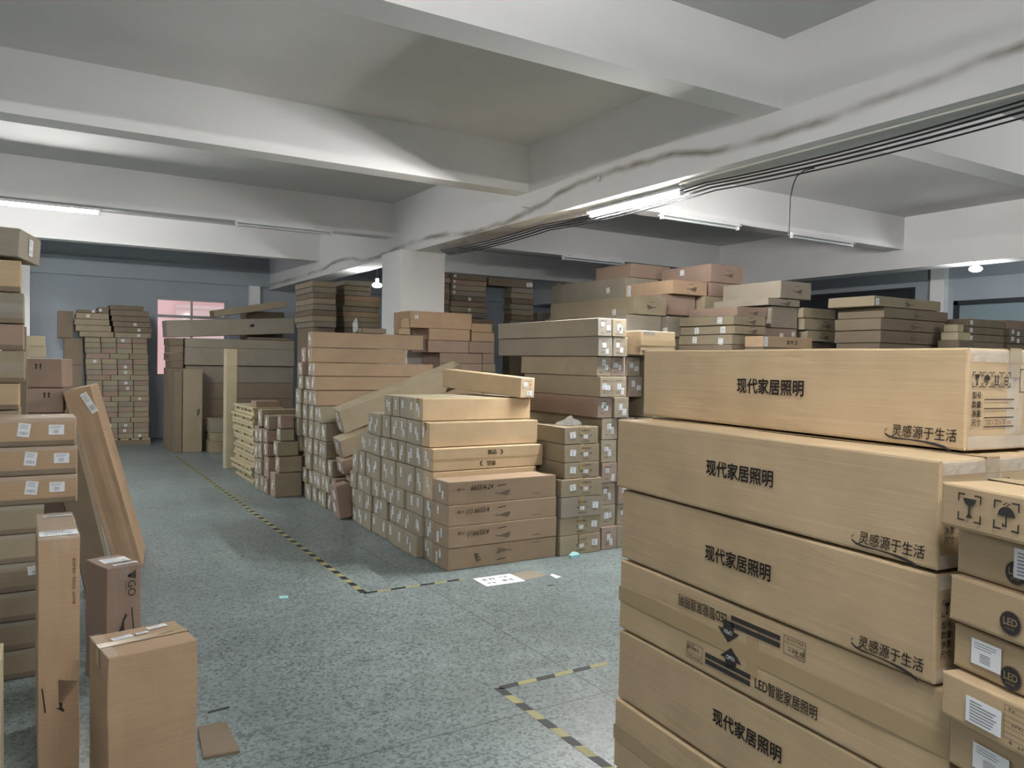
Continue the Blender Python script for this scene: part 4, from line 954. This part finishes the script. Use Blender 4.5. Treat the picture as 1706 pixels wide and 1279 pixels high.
# tall column of cartons further back at the left edge
zl_ = [1.355, 1.515, 1.71, 1.868, 2.055, 2.245]
for i in range(5):
    b = (-.085, -.055, -.062, -.062, -.075)[i]
    q = AB(-.55, b, 5.5, 5.95, zl_[i]+.002, zl_[i+1]-.003)
    root = carton('taped carton in the tall left-edge column, %s from the top' % NTH[6-i], *q, ('tan', 'olive', 'pink', 'grey', 'tan')[i], 'taped cartons of the tall left-edge column', 'taped_carton', 'carton', tape=('x', 'front') if i % 2 else ('x',), tmat='clear' if i % 2 else 'tape')
    mb = MB(); mb.box(-q[0]/2+.1, q[0]/2-.004, -q[1]/2-.0012, -q[1]/2-.0002, .003, .03); mb.build('tape_band', M['dark'], root)
carton('open-topped carton tilted on top of the tall left-edge column', .5, .45, .17, Matrix.Translation((-.275, 5.75, 2.27)) @ Matrix.Rotation(R(3.0), 4, 'Y') @ Matrix.Rotation(R(-14), 4, 'Z'), 'grey', None, 'carton', 'carton', tape='end', tmat='clear', labels=(('+x', 0, 0, .08, .1),))
carton('plain tall carton under the tall left-edge column', *AB(-.55, -.08, 5.5, 5.95, .002, 1.353), 'olive', None, 'tall_carton', 'carton')
q = (.27, .34, .225); root = carton('pinkish brown carton with arrow marks, upper of two, behind left stack', *q, TR(.085, 7.22, 1.432, -14), 'pink', None, 'carton', 'carton', tape='x', tmat='clear')
mb = MB()
for x in (-.015, .015): mb.quad(x-.005, x+.005, -.02, .012); mb.poly([(x-.011, .01), (x+.011, .01), (x, .026)])
add_marks(root, q, '-y', mb, -.03, .05, name='printed_mark')
q = (.29, .34, .19); root = carton('pinkish brown carton with arrow marks, lower of two, behind left stack', *q, TR(.055, 7.2, 1.238, -5), 'pink', None, 'carton', 'carton', tape='x', tmat='clear'); add_marks(root, q, '-y', mb, .03, .04, name='printed_mark')
carton('plain tall carton under the pinkish brown cartons', *AB(-.10, .20, 7.05, 7.40, .002, 1.235), 'pink', None, 'tall_carton', 'carton')
for i in range(2):
    carton('small pale yellow carton behind the left column, %s' % ('lower one', 'upper one')[i], *AB(-.12, .075-.004*i, 8.0, 8.2, 1.66+i*.097, 1.754+i*.097), 'cream', 'two small pale yellow cartons', 'small_carton', 'carton', tape='front', tmat='clear')
carton('plain tall carton under the small pale yellow cartons', *AB(-.14, .08, 7.96, 8.24, .002, 1.658), 'cream', None, 'tall_carton', 'carton')
carton('dark carton edge between the left column and the wall', *AB(-.20, -.055, 6.3, 6.6, 1.6, 1.88), 'dark', None, 'carton', 'carton')
carton('plain tall carton under the dark carton by the left column', *AB(-.22, -.05, 6.3, 6.6, .002, 1.597), 'dark', None, 'tall_carton', 'carton')

# ================================================================ PILES OF FLAT CARTONS before the far cross beam
def pile(x0, x1, y0, y1, z0, hs, m, group, labf, name='flat_carton', jx=.015, labels=None, mark=False, tape=None, yawj=.3):
    z = z0
    for i, h in enumerate(hs):
        a = x0+rng.uniform(-jx, jx); b = x1+rng.uniform(-jx, jx); yj = rng.uniform(-jx, jx)
        mm = m[i % len(m)] if isinstance(m, (list, tuple)) else m
        L, W, H, mt = AB(a, b, y0+yj, y1+yj, z+.001, z+h-.003)
        root = carton(labf % NTH[i+1], L, W, H, mt, mm, group, name, 'carton', tape=tape, tmat='clear', labels=labels(i) if labels else ())
        z += h
hid = lambda x0, x1, y0, y1, z1, what: carton('plain tall carton supporting '+what, *AB(x0, x1, y0, y1, .002, z1), 'dark', None, 'tall_carton', 'carton')
pile(3.67, 4.05, 12.0, 12.95, 2.19, [.09]*8, ['grey', 'olive', 'dark'], 'flat cartons left of the column, left pile', 'flat carton high left of the column, left pile, %s from below', tape='x')
pile(4.20, 4.80, 12.08, 12.6, 2.21, [.085]*6, ['grey', 'olive', 'warm'], 'flat cartons left of the column, right pile', 'flat carton high left of the column, right pile, %s from below')
pile(4.20, 4.66, 12.08, 12.6, 2.72, [.08]*3, ['grey', 'olive'], 'flat cartons left of the column, right pile', 'narrower flat carton on the right pile beside the bulb, %s from below')
hid(3.69, 4.05, 12.05, 12.9, 2.188, 'the left pile of flat cartons'); hid(4.22, 4.80, 12.1, 12.6, 2.208, 'the right pile of flat cartons')
pile(5.58, 6.20, 11.0, 11.9, 2.39, [.085]*8, ['grey', 'olive', 'pink', 'dark'], 'flat cartons right of the column', 'flat carton in the dark pile right of the column, %s from below', labels=lambda i: (('-y', .0, 0, .05, .05),) if i in (1, 3) else (('-y', -.27, .01, .04, .04),) if i > 3 else ())
pile(4.98, 5.56, 11.05, 11.9, 2.50, [.085]*7, ['dark', 'pink'], 'flat cartons close behind the column', 'dark flat carton half hidden by the column, %s from below')
pile(5.62, 6.30, 10.95, 11.9, 2.14, [.12, .12], 'pink', 'cartons under the dark flat pile', 'pink-brown carton under the dark flat pile, %s from below')
hid(5.62, 6.30, 10.98, 11.9, 2.138, 'the dark flat pile right of the column'); hid(4.98, 5.56, 11.05, 11.9, 2.498, 'the flat cartons behind the column')
pile(6.67, 7.10, 11.0, 11.25, 2.30, [.09]*7, ['grey', 'dark', 'olive'], 'flat cartons in the dark middle pile', 'flat carton of the dark middle pile, %s from below')
root = carton('dark flat carton with a bright sticker topping the middle pile', *AB(6.24, 7.08, 11.0, 11.3, 2.932, 3.06), 'dark', None, 'flat_carton', 'carton', labels=(('-y', .36, -.01, .12, .07, 6),))
hid(6.67, 7.10, 11.02, 11.25, 2.298, 'the dark middle pile')
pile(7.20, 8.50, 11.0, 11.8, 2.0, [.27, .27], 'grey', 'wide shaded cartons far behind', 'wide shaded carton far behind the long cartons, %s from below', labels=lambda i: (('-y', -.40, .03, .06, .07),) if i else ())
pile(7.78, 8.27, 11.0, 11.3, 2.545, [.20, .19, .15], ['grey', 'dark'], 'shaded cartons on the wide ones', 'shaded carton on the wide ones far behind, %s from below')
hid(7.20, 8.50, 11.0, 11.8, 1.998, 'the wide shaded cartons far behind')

# ================================================================ FAR RIGHT PILES
def far(label, x0, x1, y0, y1, z0, z1, m, mark=None, labels=(), tape=None, name='carton'):
    L, W, H, mt = AB(x0, x1, y0, y1, z0+.001, z1-.003)
    root = carton(label, L, W, H, mt, m, None, name, 'carton', labels=labels, tape=tape, tmat='clear')
    if mark:
        s = min(.30*L/.6, .28)
        add_marks(root, (L, W, H), '-y', fan_mark(True), .02, -.02, m='fade', s=s*.62, name='printed_fan_logo', sx=-1 if mark > 1 else 1); add_marks(root, (L, W, H), '-y', bar_mark(), .02, .045 if H > .15 else .03, m='fade', s=s*.7, name='printed_bar')
    return root
SL = lambda *a: tuple(('-x', u, v, .07, .07, rng.uniform(-8, 8)) for u, v in a)
# pile A, behind (front at y = 7)
far('pink-brown carton topping the right pile under the lamp strip', 6.64, 7.33, 7.95, 8.7, 2.835, 3.02, 'pink')
far('carton with fan print on the right pile, next to the pink top carton', 6.50, 7.07, 7.0, 7.9, 2.55, 2.72, 'warm', 1, SL((-.36, 0.03), (-.36, -.045)))
far('highest carton of the right pile, fan print and bar on its end', 7.12, 7.70, 7.0, 7.9, 2.732, 2.96, 'pink', 1, SL((-.05, .04),))
far('carton with fan print directly under the highest carton', 7.12, 7.70, 7.0, 7.9, 2.555, 2.730, 'pink', 1)
far('shaded carton below the pink top carton of the right pile', 6.52, 7.11, 7.93, 9.6, 2.56, 2.832, 'grey', None, SL((.5, -.02),))
far('carton with fan print left in the right pile, second level', 5.89, 6.39, 6.98, 8.7, 2.275, 2.487, 'olive', 2, SL((.5, -.07),))
far('narrow brown carton squeezed in the right pile second level', 6.40, 6.98, 7.1, 8.6, 2.30, 2.547, 'pink')
far('carton with two stickers on its side in the right pile', 7.01, 7.69, 6.98, 8.7, 2.29, 2.552, 'olive', 1, SL((.45, -.06), (.75, -.06)))
far('large grey-brown carton low in the right pile behind the pale yellow one', 6.35, 6.95, 6.9, 8.7, 2.025, 2.272, 'grey', None, SL((.45, -.05), (.85, -.05)))
far('carton under the pair with stickers in the right pile', 6.97, 7.69, 7.0, 8.7, 2.02, 2.287, 'dark')
far('dark carton below the large grey-brown one in the right pile', 6.35, 7.69, 6.92, 8.7, 1.75, 2.022, 'dark'); 
far('carton in the right pile left of the large grey-brown one', 5.80, 6.33, 7.0, 8.7, 1.75, 2.272, 'grey', None, SL((.2, .1),))
hid(5.80, 7.69, 7.02, 8.7, 1.748, 'the right pile')
# pile B (front at y = 6)
far('greenish carton with two stickers on its side and fan print end, upper', 6.47, 6.97, 6.0, 6.85, 2.145, 2.25, 'olive', 1, SL((.22, -.0),))
far('greenish carton with fan print end, middle of its three', 6.49, 6.99, 6.0, 6.85, 2.045, 2.142, 'olive', 1, SL((.25, 0), (-.15, .0)))
far('greenish carton with stickers on its side, lowest of its three', 6.47, 6.97, 6.02, 6.85, 1.93, 2.042, 'olive', None, SL((.25, -.02), (-.15, .0)))
root = far('wide brown carton with three dark print marks before the greenish ones', 6.62, 7.42, 5.72, 5.98, 1.90, 2.025, 'warm', None, (('-y', -.36, 0, .055, .10),))
mb = MB(); r = random.Random(3); pseudo(mb, 0, 0, .05, 2, r); mb.poly([(p[0]*.05+.115, p[1]*.05) for p in disc(0, 0, .5, -110, 110, 12)+disc(-.22, 0, .42, 100, -100, 12)]); add_marks(root, (.8, .26, .12), '-y', mb, .0, .0, name='printed_mark')
far('wide flat carton with fan print, middle of the right heap', 6.62, 7.11, 6.1, 6.85, 2.253, 2.36, 'pink', 1)
far('pale carton bridging the right heap under the grey top carton', 7.03, 7.57, 6.02, 6.85, 2.39, 2.475, 'grey', 1)
far('grey top carton of the right heap with faint fan print', 7.21, 7.74, 6.0, 6.88, 2.478, 2.68, 'grey', 1)
far('long carton with white stickers on its side in the right heap', 7.58, 8.17, 5.98, 6.85, 2.27, 2.388, 'olive', None, SL((.30, .0), (-.22, .0)))
far('grey carton beside the long stickered carton in the right heap', 7.12, 7.57, 6.05, 6.85, 2.14, 2.386, 'grey')
far('carton with fan print below the long stickered carton', 7.60, 8.35, 5.98, 6.85, 2.13, 2.268, 'olive', 1, SL((.25, .0), (-.25, .0)))
far('brown carton with two stickers left of the lower fan print carton', 6.99, 7.57, 6.05, 6.85, 2.015, 2.137, 'pink', None, (('-y', .02, -.02, .055, .05), ('-y', .22, 0, .05, .05)))
far('carton with fan print at the bottom of the right heap', 7.66, 8.23, 5.98, 6.85, 2.0, 2.128, 'olive', 1)
hid(6.47, 6.97, 6.02, 6.85, 1.928, 'the three greenish cartons'); hid(6.99, 8.30, 6.05, 6.85, 1.998, 'the right heap'); hid(6.62, 7.42, 5.72, 5.98, 1.898, 'the wide carton with print marks')
# pile C, long dark cartons (front at y = 5.2)
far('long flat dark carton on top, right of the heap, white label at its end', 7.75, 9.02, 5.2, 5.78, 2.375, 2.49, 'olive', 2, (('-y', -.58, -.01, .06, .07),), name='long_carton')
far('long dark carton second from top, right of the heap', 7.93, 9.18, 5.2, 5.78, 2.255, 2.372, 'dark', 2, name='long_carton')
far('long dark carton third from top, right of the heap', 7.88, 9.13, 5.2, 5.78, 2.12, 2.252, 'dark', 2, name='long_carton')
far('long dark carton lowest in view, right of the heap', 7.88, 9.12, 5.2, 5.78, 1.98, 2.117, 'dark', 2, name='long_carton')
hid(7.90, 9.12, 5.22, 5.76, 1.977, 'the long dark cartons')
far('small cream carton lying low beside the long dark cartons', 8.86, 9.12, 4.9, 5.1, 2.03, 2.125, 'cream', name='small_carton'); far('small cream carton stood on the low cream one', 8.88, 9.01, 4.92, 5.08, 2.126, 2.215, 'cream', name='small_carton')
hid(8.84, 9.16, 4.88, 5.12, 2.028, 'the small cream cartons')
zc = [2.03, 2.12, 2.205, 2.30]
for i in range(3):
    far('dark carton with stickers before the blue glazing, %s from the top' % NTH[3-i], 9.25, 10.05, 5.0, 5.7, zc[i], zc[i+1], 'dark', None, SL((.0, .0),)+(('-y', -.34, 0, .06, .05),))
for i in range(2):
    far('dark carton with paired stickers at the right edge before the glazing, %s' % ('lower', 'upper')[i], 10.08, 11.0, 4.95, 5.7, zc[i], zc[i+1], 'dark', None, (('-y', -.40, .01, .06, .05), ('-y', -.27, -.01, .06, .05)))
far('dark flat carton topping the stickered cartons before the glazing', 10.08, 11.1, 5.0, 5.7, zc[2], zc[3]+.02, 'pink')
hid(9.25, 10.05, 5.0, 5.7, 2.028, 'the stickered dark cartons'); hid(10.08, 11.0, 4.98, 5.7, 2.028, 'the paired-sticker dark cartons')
bpy.context.view_layer.update()
